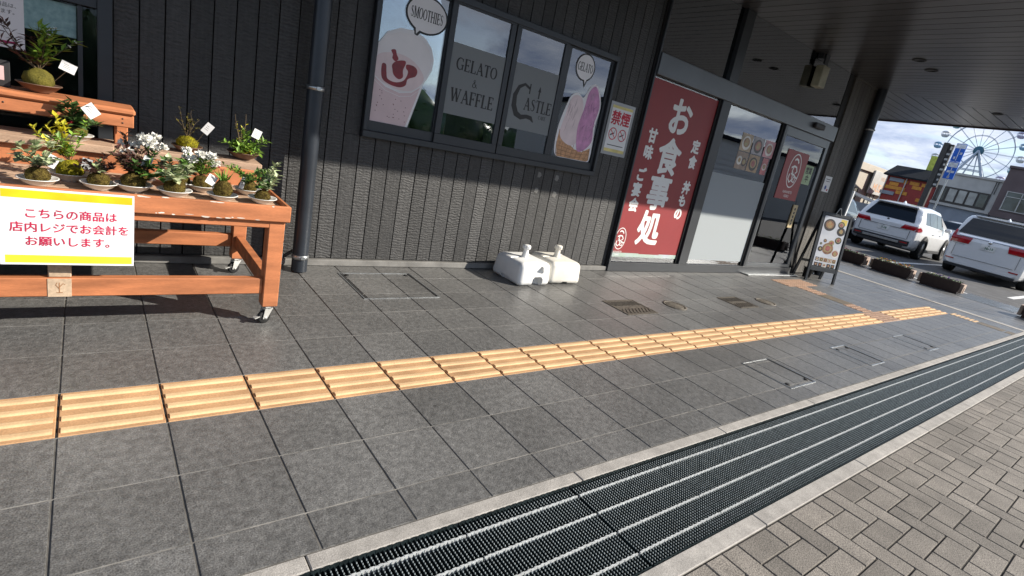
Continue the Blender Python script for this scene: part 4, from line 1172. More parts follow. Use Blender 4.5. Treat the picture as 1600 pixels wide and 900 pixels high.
M['leaf_dark'] = leafmat('dark_glossy_leaf', (0.07, 0.13, 0.035), (0.03, 0.07, 0.02), rough=0.3)
M['stem'] = mat('twig', (0.11, 0.075, 0.04), rough=0.8)
M['petal_white'] = mat('white_petal', (0.80, 0.79, 0.74), rough=0.6, var=0.04)
M['petal_pink'] = mat('pink_petal', (0.62, 0.10, 0.12), rough=0.5)
M['petal_orange'] = mat('orange_petal', (0.75, 0.33, 0.02), rough=0.6, var=.2)
M['petal_purple'] = mat('purple_petal', (0.16, 0.05, 0.33), rough=0.6)
M['berry'] = mat('red_berry', (0.55, 0.008, 0.02), rough=0.2)
M['grey_print'] = mat('grey_print', (0.16, 0.16, 0.17))
M['tag_white'] = mat('white_price_card', (0.74, 0.74, 0.74), rough=0.5, var=.02)

def leaf(mb, p, d, up, L, W, mi=0):
    p, d = Vector(p), Vector(d).normalized()
    s = d.cross(Vector(up))
    s = s.normalized() if s.length > 1e-4 else d.orthogonal().normalized()
    n = s.cross(d)
    a = p + d*L*.45 + s*W*.5 + n*L*.06
    b = p + d*L*.45 - s*W*.5 + n*L*.06
    c = p + d*L - n*L*.08
    m = p + d*L*.5 - n*L*.03
    mb.add([p, a, c, b, m], [(0, 4, 1), (1, 4, 2), (0, 3, 4), (4, 3, 2)], mi)
def rdir(lo=0.0, hi=1.0):
    a = RNG.uniform(0, 2*math.pi); z = RNG.uniform(lo, hi); r = math.sqrt(max(0, 1 - z*z))
    return Vector((r*math.cos(a), r*math.sin(a), z))
def spray(st, lf, base, d, L, n, size, wf, droop=.3, mi=0, r0=.0016, curl=.3):
    """one stem with leaves along it"""
    p = Vector(base); d = Vector(d).normalized(); pts = [p.copy()]; L *= 1.18; size *= 1.25
    steps = 6
    for i in range(steps):
        d = (d + Vector((RNG.uniform(-curl, curl), RNG.uniform(-curl, curl), -droop/steps))*.5).normalized()
        p = p + d * (L/steps); pts.append(p.copy())
    st.tube(pts, [r0*(1 - .6*i/steps) for i in range(steps+1)], n=5, cap=False)
    n = int(n*1.6)
    for i in range(n):
        t = RNG.uniform(.15, 1.0) * steps; k = min(int(t), steps-1)
        q_ = pts[k].lerp(pts[k+1], t-k)
        ld = (rdir(-.4, .8) + d*.5)
        s = size * RNG.uniform(.75, 1.6)
        leaf(lf, q_, ld, (0, 0, 1), s, s*wf, mi)
    return pts
def blob(mb, c, r, flat_=.8, seed=0, sub=3, amp=.12, mi=0):
    bm = bmesh.new(); bmesh.ops.create_icosphere(bm, subdivisions=sub, radius=1)
    vs = []
    for v in bm.verts:
        n = v.co.normalized()
        k = 1 + amp * mnoise.noise(n*2.3 + Vector((seed*7.1, 0, 0))) + amp*.6 * mnoise.noise(n*7 + Vector((0, seed*3.3, 0))) + amp*.35*mnoise.noise(n*19 + Vector((0, 0, seed)))
        vs.append((c[0] + n.x*r*k, c[1] + n.y*r*k, c[2] + n.z*r*k*flat_))
    mb.add(vs, [tuple(v.index for v in f.verts) for f in bm.faces], mi, True)
    bm.free()
def tufts(mb, c, r, flat_, n, size, mi=0):
    for i in range(n):
        d = rdir(-.2, 1)
        p = (c[0] + d.x*r*.97, c[1] + d.y*r*.97, c[2] + d.z*r*flat_*.97)
        leaf(mb, p, d + rdir(-1, 1)*.6, rdir(-1, 1), size*RNG.uniform(.6, 1.4), size*.4, mi)
def price_card(root, x, y, z, yaw, tilt, w=.036, h=.048, stick=.0):
    T = Matrix.Translation((x, y, z)) @ Matrix.Rotation(yaw, 4, 'Z') @ Matrix.Rotation(tilt, 4, 'Y')
    q = MB(); q.box(-w/2, w/2, -.0005, .0005, -h/2, h/2, T=T)
    c = q.build('price_card', M['tag_white'], root)
    q = MB()
    for i in range(3):
        q.box(-w*.3, w*(.0 + .1*i), -.0008, -.00055, h*(.2 - .17*i) - .0006, h*(.2 - .17*i) + .0012, T=T)
    q.build('print', M['grey_print'], c)
    q = MB(); q.tube([T @ Vector((0, .001, -h/2)), (x*.5, y*.5, z*.45)], .001, n=5); q.build('stick', M['stem'], root)

SAUCER = [(.026, 0), (.028, .004), (.048, .014), (.064, .031), (.067, .031), (.0665, .0335), (.062, .0325), (.045, .016), (0, .010)]
def kokedama(x, y, z, label, moss='moss_dark', r=.040, flat_=.85, saucer='saucer', sscale=1.0, seed=1, tuft=90):
    root = thing('moss_ball_plant', (x, y, z), label, 'moss ball plant', 'moss ball plants on the stand')
    q = MB(); q.lathe([(a*sscale, b*sscale) for a, b in SAUCER], n=30); q.build('saucer', M[saucer], root)
    q = MB(); c = (0, 0, .010*sscale + r*flat_*.92); blob(q, c, r, flat_, seed); tufts(q, c, r, flat_, tuft, .007); q.build('moss_ball', M[moss], root)
    return root, c[2] + r*flat_*.8
def foliage(root, st, lf, mats, name='foliage'):
    if st.v: st.build('stem', M['stem'], root)
    lf.build(name, [M[m] for m in (mats if isinstance(mats, (list, tuple)) else [mats])], root)

TZ = .6132
# front row, left to right
r, h = kokedama(-.068, .60, TZ, 'moss ball with trailing cream-edged ivy, leftmost of the front row', seed=1)
st, lf = MB(), MB()
for i in range(9): spray(st, lf, (0, 0, h), rdir(.5, 1) + Vector((-.5, 0, 0))*(i % 2), RNG.uniform(.06, .12), 11, .022, .85, .7)
foliage(r, st, lf, 'leaf_varieg'); price_card(r, .045, -.01, h + .035, .2, .5)
r, h = kokedama(.030, .745, TZ, 'bright yellow-green moss ball with yellow-leaved branches arching to the left', 'moss_bright', r=.048, sscale=1.15, seed=2)
st, lf = MB(), MB()
for i in range(10): spray(st, lf, (0, 0, h), rdir(.5, 1) + Vector((-.25, 0, .4)), RNG.uniform(.10, .17), 20, .018, .55, .1, mi=i % 2)
foliage(r, st, lf, ['leaf_yellow', 'leaf_bright']); price_card(r, .055, -.02, h + .0, -.3, .2)
r, h = kokedama(.125, .615, TZ, 'dark moss ball with small red-brown and white leaves beside the yellow-leaved plant', seed=3)
st, lf = MB(), MB()
for i in range(10): spray(st, lf, (0, 0, h), rdir(.3, 1), RNG.uniform(.04, .08), 12, .016, .7, .5, mi=0 if i % 4 else 1)
foliage(r, st, lf, ['leaf_red', 'leaf_varieg'])
r, h = kokedama(.245, .635, TZ, 'moss ball with a dense upright mass of dark red and green leaves', r=.046, sscale=1.1, seed=4)
st, lf = MB(), MB()
for i in range(16): spray(st, lf, (0, 0, h), rdir(.4, 1), RNG.uniform(.07, .13), 16, .018, .7, .2, mi=i % 3)
foliage(r, st, lf, ['leaf_red', 'leaf_dark', 'leaf_red']); price_card(r, .05, .02, h + .055, .1, .3)
r, h = kokedama(.395, .60, TZ, 'moss ball with pale variegated leaves spreading sideways on a white saucer', r=.043, sscale=1.05, seed=5)
st, lf = MB(), MB()
for i in range(12): spray(st, lf, (0, 0, h), rdir(.25, .9), RNG.uniform(.06, .12), 10, .026, .75, .5, mi=0 if i % 3 else 1)
foliage(r, st, lf, ['leaf_varieg', 'leaf_green'])
r, h = kokedama(.588, .60, TZ, 'cone-shaped moss ball with a tuft of grass blades and white card', r=.040, flat_=1.15, seed=6)
st, lf = MB(), MB()
for i in range(22):
    d = rdir(.75, 1); leaf(lf, (RNG.uniform(-.008, .008), RNG.uniform(-.008, .008), h - .005), d, rdir(-1, 1), RNG.uniform(.04, .085), .006)
foliage(r, st, lf, 'leaf_bright'); price_card(r, -.05, -.005, h + .005, .35, .5, .045, .045)
r, h = kokedama(.765, .605, TZ, 'small moss ball with a grey-green rosette plant, rightmost of the front row', r=.036, seed=7)
st, lf = MB(), MB()
for i in range(9): spray(st, lf, (0, 0, h), rdir(.5, 1), RNG.uniform(.03, .09), 12, .02, .7, .3, mi=i % 2)
for i in range(5): spray(st, lf, (.01, 0, h), Vector((.45, .2, 1)), RNG.uniform(.08, .13), 9, .024, .5, .1, mi=1)
foliage(r, st, lf, ['leaf_green', 'leaf_varieg'])
# second row
def flowers(root, pts, m, rad=.009, n=7, name='blossom'):
    q = MB()
    for p in pts:
        for i in range(n):
            d = rdir(-.1, 1)
            leaf(q, Vector(p) + d*rad*.5, d, rdir(-1, 1), rad*1.1, rad*.9)
            leaf(q, Vector(p) + d*rad*.5, rdir(-.2, .6), d, rad*1.1, rad*.9)
    return q.build(name, M[m], root)
r, h = kokedama(.525, .765, TZ, 'moss ball crowded with white flower clusters behind the grass tuft', r=.042, sscale=1.05, seed=8)
st, lf = MB(), MB(); fp = []
for i in range(18):
    p = spray(st, lf, (0, 0, h), rdir(.55, 1) + Vector((0, 0, .3)), RNG.uniform(.06, .11), 13, .02, .3, .1)
    if i < 14: fp.append(p[-1] + Vector((0, 0, .006)))
foliage(r, st, lf, 'leaf_bright'); flowers(r, fp, 'petal_white', .019, 18)
for p_ in ((.08, -.03, h + .045), (.095, -.045, h + .025), (.065, -.02, h + .055)): flowers(r, [p_], 'petal_pink', .008, 5, 'pink_blossom')
r, h = kokedama(.735, .79, TZ, 'moss ball with fern-like green leaves and a leaning white card', r=.042, seed=9)
st, lf = MB(), MB()
for i in range(14): spray(st, lf, (0, 0, h), rdir(.2, 1), RNG.uniform(.06, .12), 18, .016, .4, .6, mi=i % 2)
foliage(r, st, lf, ['leaf_green', 'leaf_bright']); price_card(r, -.035, -.05, h - .005, .1, .25, .022, .06)
r, h = kokedama(.275, .80, TZ, 'plant with tall white flower heads over dark foliage behind the dark red plant', 'moss_dark', r=.042, seed=10)
st, lf = MB(), MB(); fp = []
for i in range(14):
    p = spray(st, lf, (0, 0, h), rdir(.6, 1) + Vector((.05, 0, .4)), RNG.uniform(.08, .15), 14, .02, .4, .1, mi=i % 2)
    if i % 2 == 0: fp.append(p[-1])
fp += [Vector((.02 + RNG.uniform(-.03, .03), RNG.uniform(-.03, .03), h + .125 + RNG.uniform(-.018, .022))) for k in range(9)]
foliage(r, st, lf, ['leaf_dark', 'leaf_red']); flowers(r, fp, 'petal_white', .019, 16)
r, h = kokedama(.44, .80, TZ, 'low dark-leaved plant in shade between the two white-flowered plants', seed=11)
st, lf = MB(), MB()
for i in range(12): spray(st, lf, (0, 0, h), rdir(.3, 1), RNG.uniform(.05, .10), 12, .022, .7, .4, mi=i % 3)
foliage(r, st, lf, ['leaf_dark', 'leaf_red', 'leaf_varieg'])
# on the tier plank
r, h = kokedama(.048, 1.03, .7405, 'dark-leaved plant with red berries and a white fan card standing on the middle plank', 'moss_olive', r=.044, sscale=1.0, seed=12)
st, lf = MB(), MB()
for i in range(16): spray(st, lf, (0, 0, h), rdir(.2, 1), RNG.uniform(.05, .10), 9, .028, .7, .4)
foliage(r, st, lf, 'leaf_dark')
q = MB()
for i in range(6): q.lathe([(0, -.008), (.006, -.005), (.008, 0), (.006, .005), (0, .008)], n=10, c=(RNG.uniform(-.05, -.01), -.055 + RNG.uniform(-.01, .01), h + RNG.uniform(-.005, .02)))
q.build('berry', M['berry'], r); price_card(r, .055, -.03, h + .075, .2, .9, .06, .05)
r, h = kokedama(.512, 1.20, .7285, 'bright moss mound with bare crooked twigs on the rear plank', 'moss_bright', r=.052, flat_=.75, saucer='dish_brown', sscale=1.1, seed=13, tuft=300)
st, lf = MB(), MB()
for i in range(9): spray(st, lf, (0, 0, h), rdir(.55, 1) + Vector((.15, 0, .1)), RNG.uniform(.08, .15), 5, .012, .5, -.1, curl=.8)
foliage(r, st, lf, 'moss_olive'); price_card(r, .088, -.03, h + .065, -.2, .6, .04, .06)
r, h = kokedama(.79, 1.20, .7285, 'mound of fresh green fronds with thin upright stems on the rear plank', 'moss_bright', r=.048, flat_=.7, saucer='dish_brown', sscale=1.3, seed=14)
st, lf = MB(), MB()
for i in range(22): spray(st, lf, (0, 0, h - .01), rdir(.05, .8), RNG.uniform(.06, .11), 14, .022, .45, .7)
for i in range(4): spray(st, lf, (-.02, 0, h), Vector((RNG.uniform(-.1, .1), 0, 1)), RNG.uniform(.10, .17), 5, .014, .4, -.1, mi=1, r0=.003)
foliage(r, st, lf, ['leaf_bright', 'leaf_yellow']); price_card(r, .055, -.03, h + .085, .1, .35, .045, .05)
# on the top shelf
r, h = kokedama(-.083, 1.20, .9142, 'smooth olive moss ball with a tall dark shrub on the top shelf', 'moss_olive', r=.058, flat_=.85, saucer='dish_brown', sscale=1.25, seed=15, tuft=10)
st, lf = MB(), MB(); fp = []
for i in range(4):
    p = spray(st, lf, (0, 0, h), Vector((-.75 - .15*i, .1, 1)), RNG.uniform(.16, .22), 16, .024, .35, -.1, mi=1, r0=.003)
for i in range(7):
    p = spray(st, lf, (0, 0, h), Vector((RNG.uniform(-.1, .7), RNG.uniform(-.4, .3), 1)), RNG.uniform(.11, .19), 13, .038, .33, .0, mi=0, r0=.0025); fp += [p[-1], p[-2]]
for i in range(4): spray(st, lf, (0, 0, h), Vector((RNG.uniform(-.1, .3), 0, 1)), .12, 12, .03, .4, .0, mi=1)
foliage(r, st, lf, ['leaf_bright', 'leaf_red']); flowers(r, fp, 'petal_white', .007, 4); price_card(r, .105, -.03, h + .04, .1, .35, .06, .042)
bk2 = thing('display_card', (-.235, 1.2, .9145), 'black display card with a pink label at the left end of the top shelf', 'display card')
q = MB(); q.box(-.05, .055, -.003, .003, .003, .115, b=.002); q.box(-.04, .045, -.002, .03, 0, .0028); q.build('card', M['ink'], bk2)
q = MB(); q.box(-.02, .035, -.0042, -.0032, .03, .09); q.build('pink_label', mat('pale_pink_paper', (0.65, 0.45, 0.45)), bk2)
# notice and teal sheet behind the shop window
tl = on_wall('wall_sheet', -.02, .041, 1.18, 'mottled teal sheet on the shop window glass', 'sheet')
q = MB(); q.box(-.145, .07, 0, .003, 0.0, .155); q.box(-.145, .07, 0, .003, .215, .5); q.build('sheet', mat('mottled_teal', (0.28, 0.44, 0.44), rough=0.7, vscale=40, col2=(0.17, 0.30, 0.31)), tl)
wn_ = on_wall('window_notice', -.31, .04, 1.06, 'white printed notice with red writing and red ring on the shop window', 'notice')
q = MB(); q.box(-.28, .16, .0, .002, 0.01, .52); q.build('sheet', M['white_paper'], wn_)
q = MB(); add_text(q, '下さい。', .045, .245, .045, -.0006, bold=.001); ring(q, -.02, .10, .085, .07, .018, -.0006); flat(q, rect(-.28, .13, .03, .042), -.0006); q.build('lettering', mat('magenta_print', (0.42, 0.02, 0.12)), wn_)
q = MB(); add_text(q, '季節の商品は、', .07, .205, .022, -.0006); add_text(q, 'あります。', .085, .175, .022, -.0006); q.build('small_print', M['ink'], wn_)

# ------------------------------------------------------------ white water weights by the wall
M['poly'] = mat('white_polyethylene', (0.74, 0.74, 0.73), rough=0.42, var=0.04, vscale=10, fine=0.02, bump=0.05, bscale=60)
M['poly_old'] = mat('ivory_polyethylene', (0.74, 0.71, 0.64), rough=0.45, var=0.06, vscale=10, bump=0.05, bscale=60)
def weight(x, y, rz, label, m, handle):
    root = thing('water_weight', (x, y, 0), label, 'banner base', 'white water-filled banner bases', rot=(0, 0, rz))
    bm = bmesh.new()
    bmesh.ops.create_cube(bm, size=1)
    for v in bm.verts:
        v.co = Vector((v.co.x * .37, v.co.y * .40, (v.co.z + .5) * .20 + 0.002))
        if v.co.z > .1: v.co.x *= .93; v.co.y *= .90
    bmesh.ops.bevel(bm, geom=[e for e in bm.edges], offset=.045, segments=5, affect='EDGES', profile=.5)
    me = bpy.data.meshes.new('tank'); bm.to_mesh(me); bm.free()
    for p in me.polygons: p.use_smooth = True
    me.materials.append(m)
    body = bpy.data.objects.new('tank', me); COL.objects.link(body); body.parent = root
    # cut the foot arches, handle hole and top groove
    cutters = []
    def cutter(boxes, cyls=()):
        q = MB()
        for b_ in boxes: q.box(*b_)
        return q
    specs = [(-.055, .055, -.30, -.14, -.02, .042), (.30, -.30, 0, 0, 0, 0)]
    qs = []
    a = MB(); a.box(*((-.035, .085) if handle else (-.045, .045)), -.30, -.12, -.03, .085 if handle else .03, b=.022); qs.append(a)
    a = MB(); a.box(-.06, .06, .12, .30, -.03, .06, b=.02); qs.append(a)
    a = MB(); a.box(-.30, -.14, -.06, .06, -.03, .045, b=.012); qs.append(a)
    a = MB(); a.box(-.15, -.015, -.014, .014, .188, .22, b=.004); qs.append(a)
    if handle:
        a = MB()
        tri = [(-.03, .112), (.065, .112), (.082, .126), (.072, .174), (.05, .178)]
        n = len(tri)
        a.add([(px, -.30, pz) for px, pz in tri] + [(px, -.15, pz) for px, pz in tri], [tuple(range(n)), tuple(range(2*n-1, n-1, -1))] + [(i, n+i, n+(i+1) % n, (i+1) % n) for i in range(n)])
        qs.append(a)
    for a in qs:
        co = a.build('cutter', m, root)
        bmc = bmesh.new(); bmc.from_mesh(co.data); bmesh.ops.recalc_face_normals(bmc, faces=bmc.faces); bmc.to_mesh(co.data); bmc.free()
        md = body.modifiers.new('cut', 'BOOLEAN'); md.object = co; md.operation = 'DIFFERENCE'; md.solver = 'EXACT'
        cutters.append(co)
    bpy.context.view_layer.update()
    dg = bpy.context.evaluated_depsgraph_get()
    nm = bpy.data.meshes.new_from_object(body.evaluated_get(dg))
    body.modifiers.clear(); body.data = nm; nm.name = 'tank'
    for co in cutters: bpy.data.objects.remove(co)
    try:
        nm.set_sharp_from_angle(angle=math.radians(38))
    except Exception:
        pass
    q = MB(); q.lathe([(.038, .199), (.032, .208), (.027, .216), (.023, .275), (.023, .2795)], n=24); q.build('neck', m, root)
    q = MB()
    prof = [(.022, .274), (.032, .276), (.034, .281), (.034, .304), (.030, .310), (.0, .310)]
    q.lathe(prof, n=20)
    for k in range(10):
        a_ = 2*math.pi*k/10
        q.box(-.004, .004, .031, .0365, .280, .305, T=Matrix.Rotation(a_, 4, 'Z'))
    q.build('screw_cap', m, root)
    q = MB(); q.lathe([(.02, .2015), (.018, .208), (0, .208)], n=16, c=(.10, .08, 0)); q.build('filler_plug', m, root)
    return root
weight(3.045, 1.205, math.radians(3), 'white plastic banner base with a handle hole, the nearer of two by the wall', M['poly'], True)
weight(3.455, 1.245, math.radians(-3), 'ivory-topped plastic banner base, the farther of two by the wall', M['poly_old'], False)

# ------------------------------------------------------------ pavement sign with menu photographs
ang = math.atan2(.965 - 1.194, 9.12 - 8.64)
sg = thing('pavement_sign', (8.87, 1.085, 0), 'tall black-framed pavement sign with a menu poster of noodle dishes', 'pavement sign', rot=(0, 0, ang))
TB = Matrix.Rotation(math.radians(-8), 4, 'X')
q = MB()
for s in (-1, 1):
    q.box(s*.255 - .02, s*.255 + .02, -.016, .016, .0, 1.05, b=.004, T=TB)
q.box(-.2345, .2345, -.0155, .0155, 1.005, 1.05, b=.003, T=TB); q.box(-.2345, .2345, -.0155, .0155, .165, .225, b=.003, T=TB)
q.build('frame', M['frame'], sg)
q = MB()
for s in (-1, 1): q.box(s*.255 - .018, s*.255 + .018, -.012, .012, 0, 1.03, T=Matrix.Translation((0, .28, 0)) @ Matrix.Rotation(math.radians(8), 4, 'X'))
q.box(-.236, .236, -.01, .01, .25, .29, T=Matrix.Translation((0, .28, 0)) @ Matrix.Rotation(math.radians(8), 4, 'X')); q.build('rear_leg', M['frame'], sg)
q = MB(); q.box(-.2345, .2345, -.006, .006, .2255, 1.0045, T=TB); q.build('panel', M['frame'], sg)
q = MB(); q.tube([Vector((-.05 + .1*i/8, .13, 1.03 + .10*math.sin(math.pi*i/8))) for i in range(9)], .006, n=8); q.build('carry_handle', M['galv'], sg)
pst = thing('menu_poster', (8.87, 1.085, 0), 'menu poster of rice bowls and noodles in the black pavement sign', 'poster', rot=(0, 0, ang))
q = MB(); q.box(-.212, .212, -.0085, -.0062, .238, .998, T=TB); q.build('sheet', mat('pale_blue_poster', (0.66, 0.68, 0.72), rough=0.4, vscale=5, col2=(0.50, 0.53, 0.60)), pst)
q = MB()
for (cx, cz, rr, rim, food) in ((-.095, .87, .105, 1, 0), (.11, .90, .06, 1, 4), (.135, .80, .075, 1, 1), (.13, .665, .06, 1, 4), (-.02, .52, .10, 0, 4), (.135, .46, .075, 3, 2), (-.15, .50, .045, 1, 1), (-.10, .63, .03, 1, 0), (-.16, .58, .022, 1, 1), (.02, .61, .05, 4, 4)):
    sub = MB(); dish(sub, cx, cz, rr, -.0092, rim, food)
    for f_, m_ in zip(sub.f, sub.mi): q.add([sub.v[i] for i in f_], [tuple(range(len(f_)))], m_, T=TB)
for i in range(5):
    for j, z in enumerate((.345, .265)):
        sub = MB(); flat(sub, rect(-.19 + i*.078, -.19 + i*.078 + .068, z - .03, z + .03), -.0092, RNG.choice([0, 1, 4, 3])); dish(sub, -.156 + i*.078, z, .026, -.0096, RNG.choice([1, 3]), RNG.choice([0, 2, 4]))
        for f_, m_ in zip(sub.f, sub.mi): q.add([sub.v[k] for k in f_], [tuple(range(len(f_)))], m_, T=TB)
sub = MB(); flat(sub, rect(.09, .20, .90, .985), -.0089, 5)
for f_, m_ in zip(sub.f, sub.mi): q.add([sub.v[k] for k in f_], [tuple(range(len(f_)))], m_, T=TB)
q.build('dish', FOODS + [mat('yellow_corner_print', (0.72, 0.55, 0.10))], pst)
bn = thing('bucket', (8.96, 1.33, 0), 'small black weight bucket standing behind the pavement sign', 'bucket')
q = MB(); q.lathe([(.055, 0), (.07, .15), (.075, .15), (.075, .16), (.066, .16), (.052, .01), (0, .01)], n=20); q.build('body', M['rubber'], bn)

FW_DIR = (0.96688, 0.23290, 0.10438)
# ------------------------------------------------------------ planters along the car park
M['planter'] = mat('brown_plastic_planter', (0.050, 0.028, 0.024), rough=0.5, var=0.12, vscale=12)
M['planter_lit'] = mat('sunlit_end_block', (0.40, 0.30, 0.24), rough=0.7)  # sunlight on the planter ends, painted as a lighter colour
M['soil'] = mat('soil', (0.05, 0.035, 0.025), rough=0.95, bump=.6, bscale=60)
def planter(x, y, L, label, petals, n, rz=0.0):
    r = thing('flower_planter', (x, y, 0), label, 'planter', 'brown flower planters edging the car park', rot=(0, 0, rz))
    q = MB(); w, h = .17, .23
    a = [(-w*.86, -L*.5*.95, 0), (w*.86, -L*.5*.95, 0), (w*.86, L*.5*.95, 0), (-w*.86, L*.5*.95, 0), (-w, -L*.5, h), (w, -L*.5, h), (w, L*.5, h), (-w, L*.5, h),
         (-w + .02, -L*.5 + .02, h), (w - .02, -L*.5 + .02, h), (w - .02, L*.5 - .02, h), (-w + .02, L*.5 - .02, h), (-w + .02, -L*.5 + .02, h - .03), (w - .02, -L*.5 + .02, h - .03), (w - .02, L*.5 - .02, h - .03), (-w + .02, L*.5 - .02, h - .03)]
    q.add(a, [(3,2,1,0),(0,1,5,4),(1,2,6,5),(2,3,7,6),(3,0,4,7),(4,5,9,8),(5,6,10,9),(6,7,11,10),(7,4,8,11),(8,9,13,12),(9,10,14,13),(10,11,15,14),(11,8,12,15)])
    q.box(-w - .006, -w + .012, -L*.5, L*.5, h - .035, h + .004)
    q.build('box', M['planter'], r)
    q = MB(); q.box(-w + .021, w - .021, -L*.5 + .021, L*.5 - .021, h - .05, h - .015); q.build('soil', M['soil'], r)
    q = MB()
    for s in (-1, 1):
        y0 = s*(L*.5 + .001)
        q.box(-w*.7, -w*.25, min(y0, y0 + s*.05), max(y0, y0 + s*.05), .03, h - .02); q.box(w*.25, w*.7, min(y0, y0 + s*.05), max(y0, y0 + s*.05), .03, h - .02); q.box(-w*.24, w*.24, min(y0, y0 + s*.05), max(y0, y0 + s*.05), h*.62, h - .02)
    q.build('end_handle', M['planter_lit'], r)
    lf, fl = MB(), MB()
    for i in range(110):
        p = Vector((RNG.uniform(-w + .03, w - .03), RNG.uniform(-L*.5 + .03, L*.5 - .03), h - .02))
        leaf(lf, p, rdir(.2, 1), rdir(-1, 1), RNG.uniform(.03, .06), .022)
    for i in range(n):
        p = Vector((RNG.uniform(-w + .04, w - .04), RNG.uniform(-L*.5 + .05, L*.5 - .05), h + RNG.uniform(.01, .05)))
        mi = RNG.randrange(len(petals))
        for k in range(6):
            leaf(fl, p, rdir(-.1, .6), rdir(0, 1), .022, .02, mi)
    lf.build('foliage', M['leaf_green'], r)
    fl.build('flower', [M[m] for m in petals], r)
planter(13.46, 2.52, .86, 'brown planter with faded reddish flowers nearest the building, beside the pavement sign', ['petal_red_brown'] if False else ['leaf_red', 'petal_pink'], 22, math.radians(4))
planter(13.52, 1.56, .70, 'brown planter full of orange and yellow pansies, middle of the visible row', ['petal_orange', 'leaf_yellow'], 46, math.radians(4))
planter(13.66, .70, .66, 'brown planter with sparse pale and purple flowers in front of the white van', ['petal_purple', 'petal_white', 'leaf_yellow'], 14, math.radians(2))
planter(13.05, -1.10, .80, 'dark planter with a clump of green leaves at the right edge, past the pale grate', ['leaf_yellow', 'leaf_bright'], 20)

# ------------------------------------------------------------ cars
M['car_white'] = mat('pearl_white_paint', (0.70, 0.71, 0.72), rough=0.22, var=0.01, coat=0.8)
M['car_dark'] = mat('dark_blue_black_paint', (0.012, 0.015, 0.022), rough=0.2, var=0.02, coat=0.9)
M['car_silver'] = mat('silver_paint', (0.42, 0.44, 0.46), rough=0.28, metal=0.5, var=0.02, coat=0.6)
M['car_glass'] = mat('tinted_car_glass', (0.010, 0.013, 0.018), rough=0.04, var=0.0, spec=0.45)
M['lamp_red'] = mat('red_tail_lens', (0.36, 0.006, 0.012), rough=0.15, var=0.2, vscale=9, coat=0.6)
M['chrome'] = mat('chrome_trim', (0.75, 0.76, 0.78), rough=0.12, metal=1.0, var=0.02)
M['black_plastic'] = mat('black_bumper_plastic', (0.022, 0.022, 0.024), rough=0.55)
M['plate'] = mat('licence_plate_white', (0.72, 0.72, 0.70), rough=0.45)
M['plate_ink'] = mat('licence_plate_green', (0.015, 0.12, 0.06), rough=0.5)
M['tyre'] = mat('tyre_rubber', (0.018, 0.018, 0.018), rough=0.8)
M['rim'] = mat('alloy_rim', (0.40, 0.41, 0.42), rough=0.3, metal=0.8)
M['seat'] = mat('grey_seat_fabric', (0.10, 0.10, 0.105), rough=0.8)

